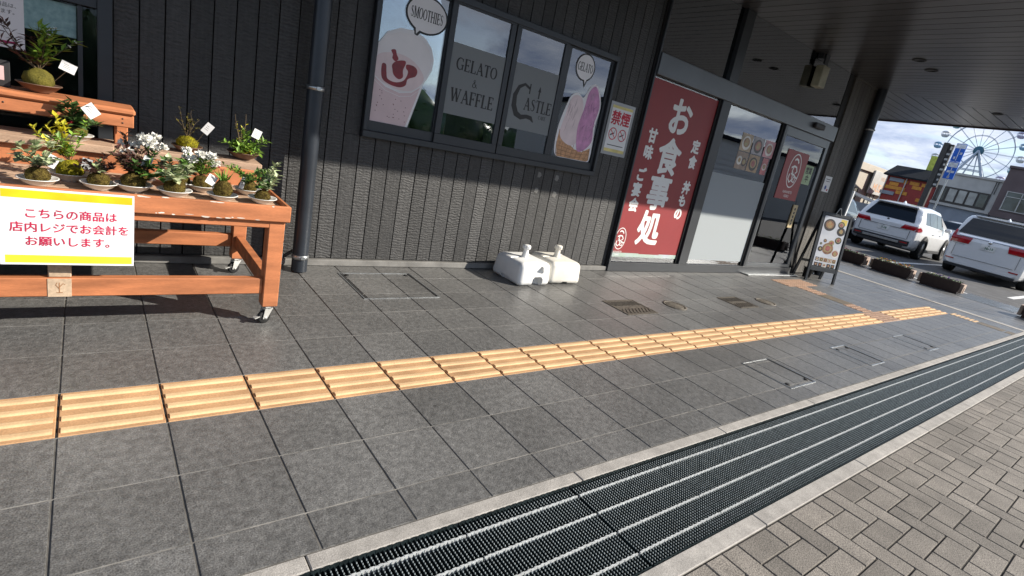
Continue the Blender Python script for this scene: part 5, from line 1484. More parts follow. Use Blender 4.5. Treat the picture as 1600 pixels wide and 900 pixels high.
def interp(tab, x):
    if x <= tab[0][0]: return tab[0][1]
    for (a, va), (b, vb) in zip(tab[:-1], tab[1:]):
        if x <= b:
            t = (x - a)/(b - a); t = t*t*(3-2*t)*.5 + t*.5
            return va + (vb - va)*t
    return tab[-1][1]
class Car:
    """Body lofted through cross sections; heading +x, rear bumper at x=0, centre line y=0."""
    def __init__(s, L, W, top, belt, bot, wtop, tumble):
        s.L, s.W, s.top, s.belt, s.bot, s.wtop, s.tumble = L, W, top, belt, bot, wtop, tumble
    def sec(s, x):
        zb, zt = interp(s.bot, x), interp(s.top, x)
        zl = min(interp(s.belt, x), zt - .02)
        w = interp(s.wtop, x) * s.W/2
        wr = w * (1 - (1 - s.tumble) * max(0, min(1, (zt - zl)/.55)))
        e = min(.08, (zt - zl)*.4)
        return [(w*.0, zb), (w*.86, zb), (w*.955, zb + .05), (w*.985, zb + .16), (w, zb + (zl-zb)*.55), (w*.992, zl - .09), (w*.965, zl), (wr + e*.25, zt - e), (wr - e*.25, zt - e*.45), (wr*.86, zt - .012), (wr*.45, zt), (0, zt + .004)]
    def pt(s, x, k):
        q = s.sec(x); i = min(int(k), len(q)-2); t = k - i
        return (x, q[i][0]*(1-t) + q[i+1][0]*t, q[i][1]*(1-t) + q[i+1][1]*t)
    def body(s, mb, n=46):
        xs = [s.L * (i/n) for i in range(n+1)]
        xs = sorted(set(xs + [0.004, .02, .05, .09, .14, .2, .27, .35, .45, s.L - .03, s.L - .008]))
        rows = []
        for x in xs:
            q = s.sec(x)
            rows.append([(x, -a, z) for a, z in q[::-1]] + [(x, a, z) for a, z in q[1:]])
        m = len(rows[0])
        vs = [p for r in rows for p in r]
        fs = []
        for i in range(len(rows)-1):
            for k in range(m-1):
                fs.append((i*m+k, i*m+k+1, (i+1)*m+k+1, (i+1)*m+k))
        mb.add(vs, fs, 0, True)
        mb.add(rows[0], [tuple(range(m))], 0, False); mb.add(rows[-1], [tuple(range(m))[::-1]], 0, False)
    def patch(s, mb, x0, x1, k0, k1, side, off=.006, nx=8, nk=4, mi=0, x0b=None, x1b=None):
        """patch hugging the side between section parameters k0..k1"""
        vs, fs = [], []
        x0b = x0 if x0b is None else x0b; x1b = x1 if x1b is None else x1b
        for j in range(nk+1):
            k = k0 + (k1-k0)*j/nk
            a, b = x0 + (x0b-x0)*j/nk, x1 + (x1b-x1)*j/nk
            for i in range(nx+1):
                p = s.pt(a + (b-a)*i/nx, k)
                vs.append((p[0], side*(p[1] + off), p[2] + off*.25))
        for j in range(nk):
            for i in range(nx):
                f = (j*(nx+1)+i, j*(nx+1)+i+1, (j+1)*(nx+1)+i+1, (j+1)*(nx+1)+i)
                fs.append(f if side < 0 else f[::-1])
        mb.add(vs, fs, mi, True)
    def rear(s, mb, z0, z1, y0a, y1a, y0b=None, y1b=None, off=.006, mi=0, nz=5, ny=6):
        """patch on the tail, following its slope, from height z0 to z1"""
        y0b = y0a if y0b is None else y0b; y1b = y1a if y1b is None else y1b
        vs, fs = [], []
        for j in range(nz+1):
            z = z0 + (z1-z0)*j/nz
            lo, hi = 0.0, 1.2
            if interp(s.top, 0) >= z: x = 0.0
            else:
                for _ in range(30):
                    m = (lo+hi)/2
                    if interp(s.top, m) < z: lo = m
                    else: hi = m
                x = hi
            a, b = y0a + (y0b-y0a)*j/nz, y1a + (y1b-y1a)*j/nz
            for i in range(ny+1):
                y = a + (b-a)*i/ny
                vs.append((x - off, y, z + off*.4))
        for j in range(nz):
            for i in range(ny):
                fs.append((j*(ny+1)+i+1, j*(ny+1)+i, (j+1)*(ny+1)+i, (j+1)*(ny+1)+i+1))
        mb.add(vs, fs, mi, True)
def wheel(root, x, y, r, side):
    T = Matrix.Translation((x, y, r)) @ Matrix.Rotation(math.pi/2, 4, 'X')
    q = MB(); q.lathe([(r*.62, -.11), (r*.96, -.11), (r, -.085), (r, .085), (r*.96, .11), (r*.62, .11), (r*.62, -.11)], n=30, T=T); w = q.build('wheel', M['tyre'], root)
    q = MB(); z = .085 if side < 0 else -.085
    q.lathe([(r*.62, z), (r*.56, z*.7)], n=24, T=T)
    for k in range(10):
        a = 2*math.pi*k/10
        q.box(r*.08, r*.6, -r*.045, r*.045, min(z*.75, z), max(z*.75, z), T=T @ Matrix.Rotation(a + (.12 if k % 2 else -.12), 4, 'Z'))
    q.lathe([(0, z*1.05), (r*.13, z*1.05), (r*.13, z*.6)], n=12, T=T)
    q.build('rim', M['rim'], w)
def arch(mb, car, xc, r, side):
    """dark wheel opening hugging the flank"""
    y = side * (car.W/2 + .004)
    n = 20
    pts = [(xc + (r+.035)*math.cos(math.pi*i/n), r + (r+.035)*math.sin(math.pi*i/n)) for i in range(n+1)]
    pts = [(xc + r + .035, interp(car.bot, xc))] + [p for p in pts if p[1] > interp(car.bot, xc)] + [(xc - r - .035, interp(car.bot, xc))]
    vs = [(a, y, b) for a, b in pts]
    mb.add(vs if side < 0 else vs[::-1], [tuple(range(len(vs)))[::-1]], 0)
def plate(root, x, y, z, digits, name='licence_plate'):
    q = MB(); q.box(x - .012, x - .004, y - .165, y + .165, z - .083, z + .083, b=.004); p = q.build(name, M['plate'], root)
    q = MB(); vs, fs = text_shape(digits, .085, bold=.003); q.add([(x - .0135, y - a - .02, z - .018 + b) for a, b in vs], fs)
    vs, fs = text_shape('名', .035, bold=.001); q.add([(x - .0135, y - a, z + .055 + b) for a, b in vs], fs)
    q.build('lettering', M['plate_ink'], p)

def suv(loc, rz, label, paint='car_white'):
    W = 1.90
    car = Car(4.72, W, top=[(0, .96), (.03, 1.02), (.12, 1.10), (.30, 1.34), (.46, 1.53), (.62, 1.59), (1.6, 1.64), (2.6, 1.60), (3.2, 1.32), (3.55, 1.08), (4.4, .98), (4.72, .72)],
              belt=[(0, .98), (.5, 1.06), (2.0, 1.0), (3.4, .97), (4.72, .75)], bot=[(0, .42), (.08, .28), (.6, .22), (4.2, .2), (4.72, .32)],
              wtop=[(0, .86), (.06, .93), (.3, .985), (1.0, 1.0), (3.8, 1.0), (4.3, .95), (4.72, .76)], tumble=.74)
    r = thing('parked_car', loc, label, 'car', rot=(0, 0, rz))
    q = MB(); car.body(q); q.build('body', M[paint], r)
    q = MB(); car.rear(q, 1.09, 1.50, -.70, .70, -.56, .56, off=.012); q.build('rear_window', M['car_glass'], r)
    for s in (-1, 1):
        for x0, x1, kw in ((.62, 1.05, dict(x0b=.78)), (1.09, 1.98, {}), (2.02, 2.98, dict(x1b=2.62))):
            q = MB(); car.patch(q, x0, x1, 6.12, 6.9, s, **kw); q.build('side_window', M['car_glass'], r)
    q = MB(); car.rear(q, 1.52, 1.545, -.60, .60, off=.05); q.box(.30, .52, -.60, .60, 1.535, 1.575, b=.015); q.build('roof_spoiler', M[paint], r)
    for s in (-1, 1):
        q = MB(); car.rear(q, .86, .99, *((-.80, -.42) if s < 0 else (.42, .80)), *((-.86, -.50) if s < 0 else (.50, .86)), off=.014)
        car.patch(q, .01, .30, 4.75, 5.8, s, off=.012, x1b=.18); q.build('tail_lamp', M['lamp_red'], r)
    q = MB(); q.box(-.03, .02, -.80, .80, .36, .52, b=.02); q.box(-.03, .02, -.66, .66, .26, .358, b=.02)
    for s in (-1, 1): arch(q, car, .92, .37, s); arch(q, car, 3.72, .37, s)
    for s in (-1, 1): q.box(1.4, 3.25, min(s*W/2*.97, s*(W/2 + .012)), max(s*W/2*.97, s*(W/2 + .012)), .23, .34, b=.01)
    q.build('bumper_trim', M['black_plastic'], r)
    q = MB(); q.box(-.045, -.0305, -.52, .52, .40, .47, b=.006); q.build('skid_plate', M['galv'], r)
    q = MB(); q.box(-.016, -.004, -.62, .62, .845, .853); q.box(-.016, -.004, -.68, .68, .565, .572)
    for s in (-1, 1): q.box(-.016, -.004, s*.70 - .004, s*.70 + .004, .572, .84)
    q.build('tailgate_seam', M['black_plastic'], r)
    q = MB(); q.lathe([(.035, 0), (.032, .006), (0, .008)], n=16, T=Matrix.Translation((.05, 0, 1.045)) @ Matrix.Rotation(-math.pi/2, 4, 'Y')); q.build('badge', M['black_plastic'], r)
    plate(r, .0, .03, .775, '7-18')
    q = MB()
    for s in (-1, 1): q.box(-.034, -.0302, s*.66 - .1, s*.66 + .1, .44, .47)
    q.build('reflector', M['lamp_red'], r)
    q = MB()
    for s in (-1, 1):
        q.box(2.86, 3.04, min(s*.93, s*1.10), max(s*.93, s*1.10), 1.0, 1.12, b=.03)
        for x in (1.55, 2.45): q.box(x, x + .19, min(s*(W/2 + .02), s*(W/2 - .01)), max(s*(W/2 + .02), s*(W/2 - .01)), .83, .86, b=.008)
    q.build('mirror_and_handle', M[paint], r)
    q = MB(); q.add([(.95, -.03, 1.63), (1.2, -.02, 1.635), (1.2, .02, 1.635), (.95, .03, 1.63), (1.0, 0, 1.70), (1.06, 0, 1.70)], [(0,4,5,1),(2,5,4,3),(0,3,4),(1,5,2)]); q.build('fin_antenna', M[paint], r)
    for s in (-1, 1):
        wheel(r, .92, s*(W/2 - .06), .37, s); wheel(r, 3.72, s*(W/2 - .06), .37, s)
    return r

def van(loc, rz, label):
    W = 1.86
    car = Car(4.9, W, top=[(0, .98), (.02, 1.06), (.10, 1.18), (.20, 1.45), (.28, 1.62), (.40, 1.70), (1.8, 1.76), (3.2, 1.70), (3.9, 1.40), (4.4, 1.08), (4.75, .98), (4.9, .8)],
              belt=[(0, 1.0), (.4, 1.14), (2.0, 1.08), (3.8, 1.04), (4.9, .8)], bot=[(0, .30), (.1, .22), (4.6, .18), (4.9, .28)],
              wtop=[(0, .90), (.05, .955), (.3, 1.0), (4.2, 1.0), (4.6, .95), (4.9, .82)], tumble=.83)
    r = thing('parked_van', loc, label, 'van', rot=(0, 0, rz))
    q = MB(); car.body(q); q.build('body', M['car_white'], r)
    q = MB(); car.rear(q, 1.16, 1.60, -.80, .80, -.66, .66, off=.012); q.build('rear_window', M['car_glass'], r)
    for s in (-1, 1):
        for x0, x1, kw in ((.55, 1.35, dict(x0b=.65)), (1.4, 2.45, {}), (2.5, 3.6, dict(x1b=3.2))):
            q = MB(); car.patch(q, x0, x1, 6.1, 6.9, s, **kw); q.build('side_window', M['car_glass'], r)
    for s in (-1, 1):
        q = MB(); car.rear(q, .88, 1.06, *((-.86, -.44) if s < 0 else (.44, .86)), *((-.88, -.40) if s < 0 else (.40, .88)), off=.016)
        car.rear(q, 1.06, 1.22, *((-.88, -.80) if s < 0 else (.80, .88)), *((-.86, -.82) if s < 0 else (.82, .86)), off=.016)
        car.patch(q, .005, .30, 4.8, 6.0, s, off=.014, x1b=.14); q.build('tail_lamp', M['lamp_red'], r)
    q = MB(); car.rear(q, 1.075, 1.125, -.74, .74, off=.022); q.build('chrome_bar', M['chrome'], r)
    q = MB(); q.lathe([(.05, 0), (.045, .008), (0, .01)], n=18, T=Matrix.Translation((.0, 0, 1.05)) @ Matrix.Rotation(-math.pi/2, 4, 'Y')); q.build('badge', M['chrome'], r)
    plate(r, .0, .0, .90, '10-15')
    q = MB(); q.box(-.012, -.003, -.68, .68, .505, .511)
    for s in (-1, 1): q.box(-.012, -.003, s*.72 - .003, s*.72 + .003, .512, .86)
    q.box(-.012, -.003, .52, .80, .885 - .03, .865 - .005)
    for s in (-1, 1): arch(q, car, .98, .34, s); arch(q, car, 3.85, .34, s)
    q.box(-.016, .05, -.80, .80, .215, .285, b=.01)
    q.build('seam_and_trim', M['black_plastic'], r)
    q = MB()
    for s in (-1, 1): q.box(-.014, -.004, s*.72 - .10, s*.72 + .10, .41, .44)
    q.build('reflector', M['lamp_red'], r)
    q = MB(); q.box(.2, .44, -.62, .62, 1.665, 1.70, b=.012); q.build('roof_spoiler', M['car_white'], r)
    q = MB(); q.add([(.75, -.03, 1.72), (1.0, -.02, 1.73), (1.0, .02, 1.73), (.75, .03, 1.72), (.80, 0, 1.79), (.86, 0, 1.79)], [(0,4,5,1),(2,5,4,3),(0,3,4),(1,5,2)]); q.build('fin_antenna', M['car_white'], r)
    for s in (-1, 1):
        wheel(r, .98, s*(W/2 - .06), .34, s); wheel(r, 3.85, s*(W/2 - .06), .34, s)
    return r
def small_car(loc, rz, label, paint):
    W = 1.70
    car = Car(4.1, W, top=[(0, .85), (.05, .95), (.35, 1.25), (.6, 1.40), (1.6, 1.48), (2.4, 1.42), (3.0, 1.08), (3.9, .92), (4.1, .65)],
              belt=[(0, .9), (1.5, .93), (3.0, .9), (4.1, .68)], bot=[(0, .36), (.1, .24), (3.9, .2), (4.1, .3)], wtop=[(0, .84), (.1, .93), (.5, 1.0), (3.6, 1.0), (4.1, .78)], tumble=.74)
    r = thing('parked_car', loc, label, 'car', rot=(0, 0, rz))
    q = MB(); car.body(q); q.build('body', M[paint], r)
    q = MB(); car.rear(q, .99, 1.32, -.62, .62, -.5, .5, off=.012); car_f = MB()
    q.build('rear_window', M['car_glass'], r)
    q = MB()
    for s in (-1, 1): car.patch(q, .65, 1.5, 6.1, 6.88, s, x0b=.85); car.patch(q, 1.55, 2.75, 6.1, 6.9, s, x1b=2.35)
    # windscreen
    vs, fs = [], []
    for j in range(5):
        x = 2.44 + .5*j/4; z = interp(car.top, x)
        w = .60 + .10*j/4
        vs += [(x + .008, -w, z + .008), (x + .008, w, z + .008)]
    q.add(vs, [(2*j, 2*j+2, 2*j+3, 2*j+1) for j in range(4)], 0, True)
    q.build('window', M['car_glass'], r)
    for s in (-1, 1):
        q = MB(); car.rear(q, .78, .90, *((-.72, -.5) if s < 0 else (.5, .72)), off=.012); q.build('tail_lamp', M['lamp_red'], r)
        q = MB(); q.box(3.86, 4.07, min(s*.42, s*.66), max(s*.42, s*.66), .62, .74, b=.02); q.build('headlamp', M['chrome'], r)
        wheel(r, .75, s*(W/2 - .055), .30, s); wheel(r, 3.25, s*(W/2 - .055), .30, s)
    q = MB()
    for s in (-1, 1): arch(q, car, .75, .30, s); arch(q, car, 3.25, .30, s)
    q.build('wheel_opening', M['black_plastic'], r)
    return r
ZL = -.02
suv((20.0, 4.05, ZL), math.radians(2), 'white sport utility car with dark rear window, parked nose-in left of the van')
van((19.4, 1.30, ZL), math.radians(-1), 'white people carrier with a chrome bar over its plate, parked nose-in at the right')
small_car((19.3, 6.35, ZL), math.radians(3), 'dark car mostly hidden behind the corner downpipe, left of the white car', 'car_dark')
small_car((31.5, 7.0, ZL), math.radians(182), 'silver car facing us beyond the white sport utility car', 'car_silver')
small_car((33.0, 4.6, ZL), math.radians(180), 'second silver car facing us in the gap right of the white sport utility car', 'car_silver')
small_car((24.5, 9.4, ZL), math.radians(2), 'black car farther back behind the dark car near the downpipe', 'car_dark')

# white post and out-of-frame banner pole
po = thing('sign_post', (14.6, 3.33, -.014), 'plain white slab post standing beyond the pavement sign', 'post')
q = MB(); q.box(-.03, .03, -.09, .09, 0, 1.53, b=.004); q.build('slab', mat('white_enamel', (0.80, 0.81, 0.82), rough=0.4), po)
q = MB(); q.box(-.06, .06, -.12, .12, 0, .03); q.build('foot', M['galv'], po)
bp_ = thing('banner_pole', (13.75, -1.78, -.02), 'slim dark banner pole on the paving beyond the drain', 'pole')
q = MB(); q.tube([(0, 0, .12), (0, 0, 3.1)], [.022, .014], n=10); q.build('pole', M['frame'], bp_)
q = MB(); q.lathe([(.2, 0), (.2, .05), (.06, .12), (0, .12)], n=20); q.build('foot', M['granite'], bp_)

# ------------------------------------------------------------ direction pylon
M['bl_beige'] = mat('beige_cladding', (0.47, 0.42, 0.35), rough=0.8, var=.05, vscale=1.5)
M['bl_grey'] = mat('pale_grey_render', (0.46, 0.46, 0.45), rough=0.85, var=.08, vscale=1.2)
M['bl_brown'] = mat('dull_brown_cladding', (0.125, 0.095, 0.10), rough=0.8, var=.08, vscale=1)
M['bl_roof'] = mat('blue_black_roof', (0.020, 0.024, 0.030), rough=0.95, var=.15, vscale=3, spec=0.1)
M['bl_win'] = mat('far_window_glass', (0.055, 0.07, 0.075), rough=0.12, var=.5, vscale=.9)
M['bl_curtain'] = mat('pale_curtain', (0.40, 0.41, 0.39), rough=0.8, var=.15, vscale=2)
M['bl_red'] = mat('dark_red_panel', (0.27, 0.028, 0.026), rough=0.6, var=.08)
M['bl_orange'] = mat('mustard_panel', (0.56, 0.25, 0.035), rough=0.6, var=.12)
M['bl_blue'] = mat('blue_grey_wall', (0.25, 0.29, 0.35), rough=0.8, var=.1, vscale=1)
M['orange_letters'] = mat('pale_orange_letters', (0.72, 0.42, 0.24), rough=0.5)

M['pylon'] = mat('pylon_dark_brown', (0.040, 0.036, 0.034), rough=0.5)
M['sign_blue'] = mat('road_sign_blue', (0.015, 0.13, 0.62), rough=0.4, var=.03)
M['sign_w'] = mat('road_sign_white', (0.74, 0.77, 0.82), rough=0.4)
PXX = 40.0
py = thing('sign_pylon', (PXX, 8.75, ZL), 'tall dark pylon with a ladder of small pale name boards', 'pylon')
q = MB(); q.box(-.15, .15, .06, .36, 0, 5.78, b=.02); q.build('post', M['pylon'], py)
q = MB(); q.box(-.1, .1, -.16, .055, 3.2, 5.72, b=.01); q.build('board_frame', M['ink'], py)
for i in range(8):
    q = MB(); q.box(-.125, -.101, -.13, .03 - .07*(i % 3 == 1), 3.3 + i*.30, 3.3 + i*.30 + (.20 if i == 7 else .11)); q.build('name_board', M['bowl_white' if i in (4, 7) else 'bl_grey'], py)
bs = thing('direction_sign', (PXX + 1.2, 8.58, ZL), 'blue and white road direction sign with arrows beside the dark pylon', 'road sign')
for z0, z1 in ((4.93, 5.98), (3.88, 4.91)):
    q = MB(); q.box(-.03, .03, -.27, .25, z0, z1); q.build('panel', M['sign_blue'], bs)
q = MB()
q.box(-.036, -.031, -.25, .23, 5.70, 5.95); q.box(-.036, -.031, -.03, .01, 4.98, 5.69); q.box(-.036, -.031, .06, .14, 5.05, 5.2); q.box(-.036, -.031, -.2, -.09, 5.35, 5.48)
q.box(-.036, -.031, -.24, .22, 4.58, 4.86); q.box(-.036, -.031, -.03, .01, 3.95, 4.57); q.box(-.036, -.031, -.20, .17, 4.25, 4.38); q.box(-.036, -.031, -.06, .05, 3.93, 4.06)
q.build('arrows', M['sign_w'], bs)
q = MB(); q.tube([(.08, -.0, 0), (.08, -.0, 5.9)], .05, n=12); q.build('pole', M['galv'], bs)

# ------------------------------------------------------------ houses and shops across the car park
bA = thing('shop_building', (62, 20.5, ZL), 'long beige single-storey shop with a grey sign board, left of the red building', 'building')
q = MB(); q.box(-16, 9.6, 0, 14, 0, 4.55); q.box(-16.2, 9.8, -.25, 14.2, 4.551, 5.25, b=.03); q.build('wall', M['bl_beige'], bA)
for x in (-8, -3.0, 1.6, 6.4):
    q = MB(); q.box(x, x + 1.9, -.05, .02, .5, 2.75); w_ = q.build('window', M['bl_curtain'] if x > -3 else M['bl_win'], bA)
    q = MB()
    for k in (x - .06, x + .92, x + 1.9): q.box(k, k + .07, -.10, -.051, .5, 2.75)
    q.box(x - .06, x + 1.97, -.11, -.0505, 2.7505, 2.85); q.build('frame', M['pylon'], w_)
q = MB(); q.box(.6, 8.6, -.42, -.26, 2.55, 4.85, b=.02); sb_ = q.build('sign_board', M['bl_grey'], bA)
q = MB(); add_text(q, 'FOOD & CAFE', 4.4, 4.2, .55, -.43); add_text(q, 'MUSASHI-YA', 4.4, 3.2, 1.1, -.43, bold=.02); q.build('lettering', M['orange_letters'], sb_)
q = MB(); q.box(6.0, 7.1, -1.4, -1.3, .6, 2.2); q.build('notice_board', M['white_paper'], bA)
tr_ = thing('potted_shrub', (70.3, 18.9, ZL), 'small green shrub in front of the beige shop beside the red building', 'shrub')
st, lf = MB(), MB(); st.tube([(0, 0, 0), (.05, 0, 1.2)], [.08, .04], n=7)
for i in range(420):
    d = rdir(-.7, 1); leaf(lf, Vector((0, 0, 1.7)) + d*RNG.uniform(.4, 1.1), rdir(-.5, 1), rdir(-1, 1), .26, .16)
st.build('trunk', M['stem'], tr_); lf.build('crown', M['leaf_green'], tr_)

BX = 60.0
HK = (BX - .08) / 84.92
def hz(z): return max(0.0, 1.244 + (z - 1.244) * HK) if z > 0 else 0.0
def yz(y45, z45): return (-2.21 + (y45 + 2.21)*(BX-.08)/44.92, 1.244 + (z45 - 1.244)*(BX-.08)/44.92)
# red and mustard house
bR = thing('patchwork_building', (BX, 17.0, ZL), 'building patterned in red and mustard panels under a dark roof', 'building')
yl, yr = yz(13.0, 0)[0] - 17, yz(9.95, 0)[0] - 17
EH = hz(6.0)
q = MB(); q.box(.0, 6, yr, yl, 0, EH); q.build('wall', M['bl_red'], bR)
cw = .95
for i in range(12):
    for k in range(5):
        if RNG.random() < .42:
            y0 = yr + .05 + k*cw + (0.3 if i % 2 else 0); y1 = min(yl - .05, y0 + cw*RNG.choice([.8, 1.0]))
            z0 = .25 + i*.34
            if y1 - y0 > .3 and z0 + .3 < EH:
                q = MB(); q.box(-.05, -.002, y0, y1, z0, z0 + .30); q.build('mustard_panel', M['bl_orange'], bR)
RH = hz(7.45)
q = MB(); q.add([(-.45, yr - .2, EH), (-.45, yl + .25, EH), (1.6, yl + .1, RH), (1.6, yr - .1, RH), (6.4, yl + .25, EH), (6.4, yr - .2, EH), (-.45, yr - .2, EH - .12), (-.45, yl + .25, EH - .12), (6.4, yl + .25, EH - .12), (6.4, yr - .2, EH - .12)],
                [(1,0,3,2),(2,3,5,4),(0,1,7,6),(4,5,9,8),(1,2,4,8,7),(5,3,0,6,9),(6,7,8,9)]); q.build('roof', M['bl_roof'], bR)
for (z0, y0) in ((hz(5.2), yl - 1.5), (hz(3.4), yl - 1.1)):
    q = MB(); q.box(-.12, -.053, y0, y0 + 1.2, z0, z0 + .32); q.build('sign_board', M['bl_blue'], bR)
for y0 in (yl - 1.7, yl - .08):
    q = MB(); q.tube([(-.15, y0, 0), (-.15, y0, EH - .15)], .05, n=8); q.build('downpipe', M['bl_grey'], bR)
aw = thing('lean_to_shed', (BX - 2.0, 17 + yl + .5, ZL), 'low grey lean-to shed beside the patchwork building', 'shed')
q = MB(); q.add([(-1.5, -2.0, 1.6), (1.5, -2.0, 1.6), (1.5, 1.6, 2.4), (-1.5, 1.6, 2.4), (-1.5, -2.0, 1.5), (1.5, -2.0, 1.5), (1.5, 1.6, 2.3), (-1.5, 1.6, 2.3)], [(0,1,2,3),(7,6,5,4),(0,4,5,1),(1,5,6,2),(2,6,7,3),(3,7,4,0)]); q.build('roof', M['bl_grey'], aw)
q = MB(); q.box(-1.4, 1.4, -1.8, 1.4, 0, 1.49); q.build('wall', M['bl_blue'], aw)
ysy = yz(10.78, 0)[0] + .1
ys = thing('banner_sign', (BX + 2.2, ysy + .3, ZL), 'yellow-green vertical banner sign rising behind the patchwork building', 'sign')
q = MB(); q.box(-.12, .12, -.42, .42, 4.4, hz(9.4), b=.02); q.build('panel', mat('yellow_green_panel', (0.45, 0.52, 0.08)), ys)
q = MB(); q.box(-.08, .08, -.08, .08, 0, 4.4); q.build('pole', M['galv'], ys); q = MB(); q.box(-.13, -.121, -.38, .38, 4.5, 5.4); q.build('picture', M['pylon'], ys)
# grey flat-roofed building
bG = thing('flat_roof_building', (BX - .5, 10.0, ZL), 'grey flat-roofed building with a dark band of windows below the ferris wheel', 'building')
yl, yr = yz(9.85, 0)[0] - 10 - .05, yz(6.62, 0)[0] - 10
TH = hz(7.55)
q = MB(); q.box(0, 9, yr, yl, 0, TH - .2); q.box(-.12, 9, yr - .08, yl + .08, TH - .199, TH, b=.03); q.build('wall', M['bl_grey'], bG)
q = MB(); q.box(-.06, .0, yr + .4, yl - .05, hz(3.8), hz(5.75)); wb_ = q.build('window_band', M['pylon'], bG)
nwin = 5; span = (yl - yr - .65)/nwin
for i in range(nwin):
    y0 = yr + .55 + i*span
    q = MB(); q.box(-.10, -.061, y0, y0 + span - .16, hz(4.05), hz(5.55)); q.build('pane', M['bl_curtain'] if i in (1, 2, 3) else M['bl_win'], wb_)
for k in (.25, .40):
    q = MB(); q.box(-.07, -.001, yr + k, yr + k + .04, hz(5.8), TH - .21); q.build('downpipe', M['pylon'], bG)
q = MB(); q.box(-.3, -.001, yr, yl, hz(3.45), hz(3.75)); q.build('canopy', M['bl_grey'], bG)
q = MB(); q.box(-.08, -.001, yr, yl, .02, hz(3.4)); q.build('shutter', M['bl_blue'], bG)
bN = thing('brown_house', (BX - 1.2, 3.6, ZL), 'brown house with a blue-grey ground floor at the edge of the car park', 'building')
yl = yz(6.52, 0)[0] - 3.6; yr = yl - 8
TH = hz(9.2)
q = MB(); q.box(0, 8, yr, yl, hz(3.4), TH - .2); q.box(-.15, 8.1, yr - .1, yl + .08, TH - .199, TH, b=.03); q.build('wall', M['bl_brown'], bN)
q = MB(); q.box(.08, 7.9, yr + .1, yl - .1, 0, hz(3.4) - .001); q.build('ground_floor', M['bl_blue'], bN)
for y0 in (yl - 2.5, yl - 5.0):
    q = MB(); q.box(-.06, -.001, y0, y0 + 2.0, hz(4.2), hz(6.4)); w_ = q.build('window', M['bl_win'], bN)
    q = MB()
    for k in (y0, y0 + .96, y0 + 1.93): q.box(-.12, -.061, k, k + .07, hz(4.3), hz(6.3))
    for z in (hz(4.2), hz(6.31), hz(5.75)): q.box(-.12, -.0605, y0, y0 + 2.01, z, z + .06)
    q.build('frame', M['bl_grey'], w_)
q = MB(); q.box(-.12, -.002, yr, yl, hz(3.35), hz(4.0)); q.build('canopy', M['bl_brown'], bN)
# shopfront opposite, seen only mirrored in the glass
bO = thing('opposite_building', (30, -24, ZL), 'pale building with horizontal siding, mirrored in the entrance glass', 'building')
q = MB()
for i in range(26): q.box(0, 46, -10, .0 + .03*(i % 2), i*.25, i*.25 + .246)
q.build('wall', mat('white_siding', (0.80, 0.78, 0.73), rough=0.8, var=.03), bO)
q = MB(); q.box(-.3, 46.3, -10.2, .35, 6.51, 6.8); q.build('roof', M['bl_roof'], bO)

tl_ = MB()
for i in range(120):
    x = -60 + i*1.6 + RNG.uniform(-.6, .6); y = -58 + RNG.uniform(-4, 4); hh = RNG.uniform(4.0, 7.5)
    blob(tl_, (x, y, hh*.55), hh*.5, 1.15, seed=i, sub=2, amp=.3)
    for k in range(18):
        d = rdir(0, 1); leaf(tl_, (x + d.x*hh*.5, y + d.y*hh*.5, hh*.55 + d.z*hh*.6), rdir(-.2, 1), rdir(-1, 1), .8, .4)
tag(tl_.build('treeline', M['leaf_dark']), kind='stuff')
# ------------------------------------------------------------ ferris wheel
M['fw'] = mat('pale_blue_grey_steel', (0.42, 0.50, 0.62), rough=0.5)
M['fw_hub'] = mat('teal_hub', (0.03, 0.13, 0.20), rough=0.45)
dirv = Vector(FW_DIR).normalized()
D = 220
ctr = Vector((0.082, -2.21, 1.244)) + dirv * D
yaw = math.atan2(dirv.y, dirv.x)
fwl = thing('ferris_wheel', (ctr.x, ctr.y, 0), 'white ferris wheel with gondolas towering beyond the grey building', 'ferris wheel', rot=(0, 0, yaw))
HZ = ctr.z
Rr = 8.2
def cpt(r, a, x=0): return (x, r*math.cos(a), HZ + r*math.sin(a))
for x in (-.9, .9):
    for rr, th in ((Rr, .10), (Rr*.56, .07)):
        q = MB(); q.tube([cpt(rr, 2*math.pi*i/64, x) for i in range(65)], th, n=6, cap=False); q.build('rim', M['fw'], fwl)
NS = 18
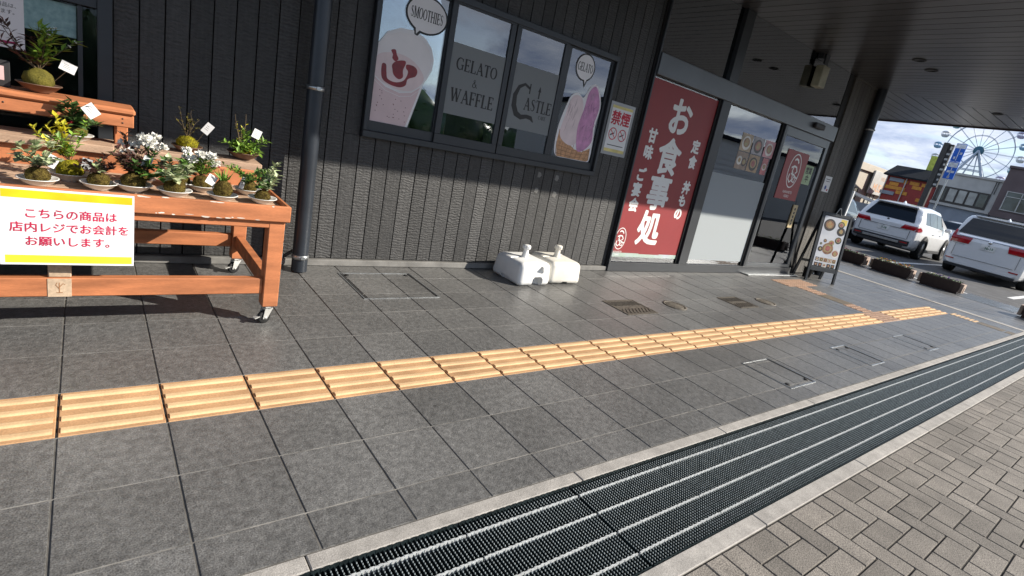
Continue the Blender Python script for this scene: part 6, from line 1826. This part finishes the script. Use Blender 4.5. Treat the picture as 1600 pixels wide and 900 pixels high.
q = MB()
for i in range(NS):
    a = 2*math.pi*i/NS + .02
    for x in (-.9, .9): q.tube([cpt(.6, a, x*.9), cpt(Rr + 1.5, a, x)], .055, n=5)
    q.tube([cpt(Rr, a, -.9), cpt(Rr, a, .9)], .13, n=6); q.tube([cpt(Rr*.56, a, -.9), cpt(Rr*.56, a, .9)], .12, n=6)
q.build('spokes', M['fw'], fwl)
q = MB(); q.lathe([(0, -1.3), (1.25, -1.2), (1.35, -.9), (1.35, .9), (1.25, 1.2), (0, 1.3)], n=24, T=Matrix.Translation((0, 0, HZ)) @ Matrix.Rotation(math.pi/2, 4, 'Y')); q.build('hub', M['fw_hub'], fwl)
q = MB()
for s in (-1, 1):
    for k in (-1, 1):
        q.tube([(k*1.4, 0, HZ), (k*4.5, s*11, 0)], .30, n=8)
    q.tube([(1.4, 0, HZ), (4, s*4.2, 0)], .18, n=6)
q.tube([(-2.2, -2.6, HZ*.76), (-2.2, 2.6, HZ*.76)], .14, n=6); q.tube([(2.2, -2.6, HZ*.76), (2.2, 2.6, HZ*.76)], .14, n=6)
q.build('support_leg', M['fw'], fwl)
gcol = [mat('gondola_%s' % n, c, rough=0.45) for n, c in (('white', (.65, .68, .72)), ('blue', (.25, .45, .65)), ('lavender', (.46, .44, .60)), ('teal', (.16, .36, .42)))]
for i in range(NS):
    a = 2*math.pi*i/NS + .02
    c = Vector(cpt(Rr + 2.0, a))
    q = MB()
    q.lathe([(0, -1.35), (.7, -1.2), (1.05, -.75), (1.1, -.45)], n=16, c=c); q.lathe([(1.1, .15), (.95, .45), (.4, .68), (0, .72)], n=16, c=c)
    for k in range(8):
        b = 2*math.pi*k/8
        q.tube([c + Vector((1.08*math.cos(b), 1.08*math.sin(b), -.46)), c + Vector((1.08*math.cos(b), 1.08*math.sin(b), .16))], .06, n=5)
    q.tube([c + Vector((0, 0, .7)), Vector(cpt(Rr + 1.4, a))], .07, n=5)
    q.build('gondola', gcol[(i*7 + 1) % 4], fwl)
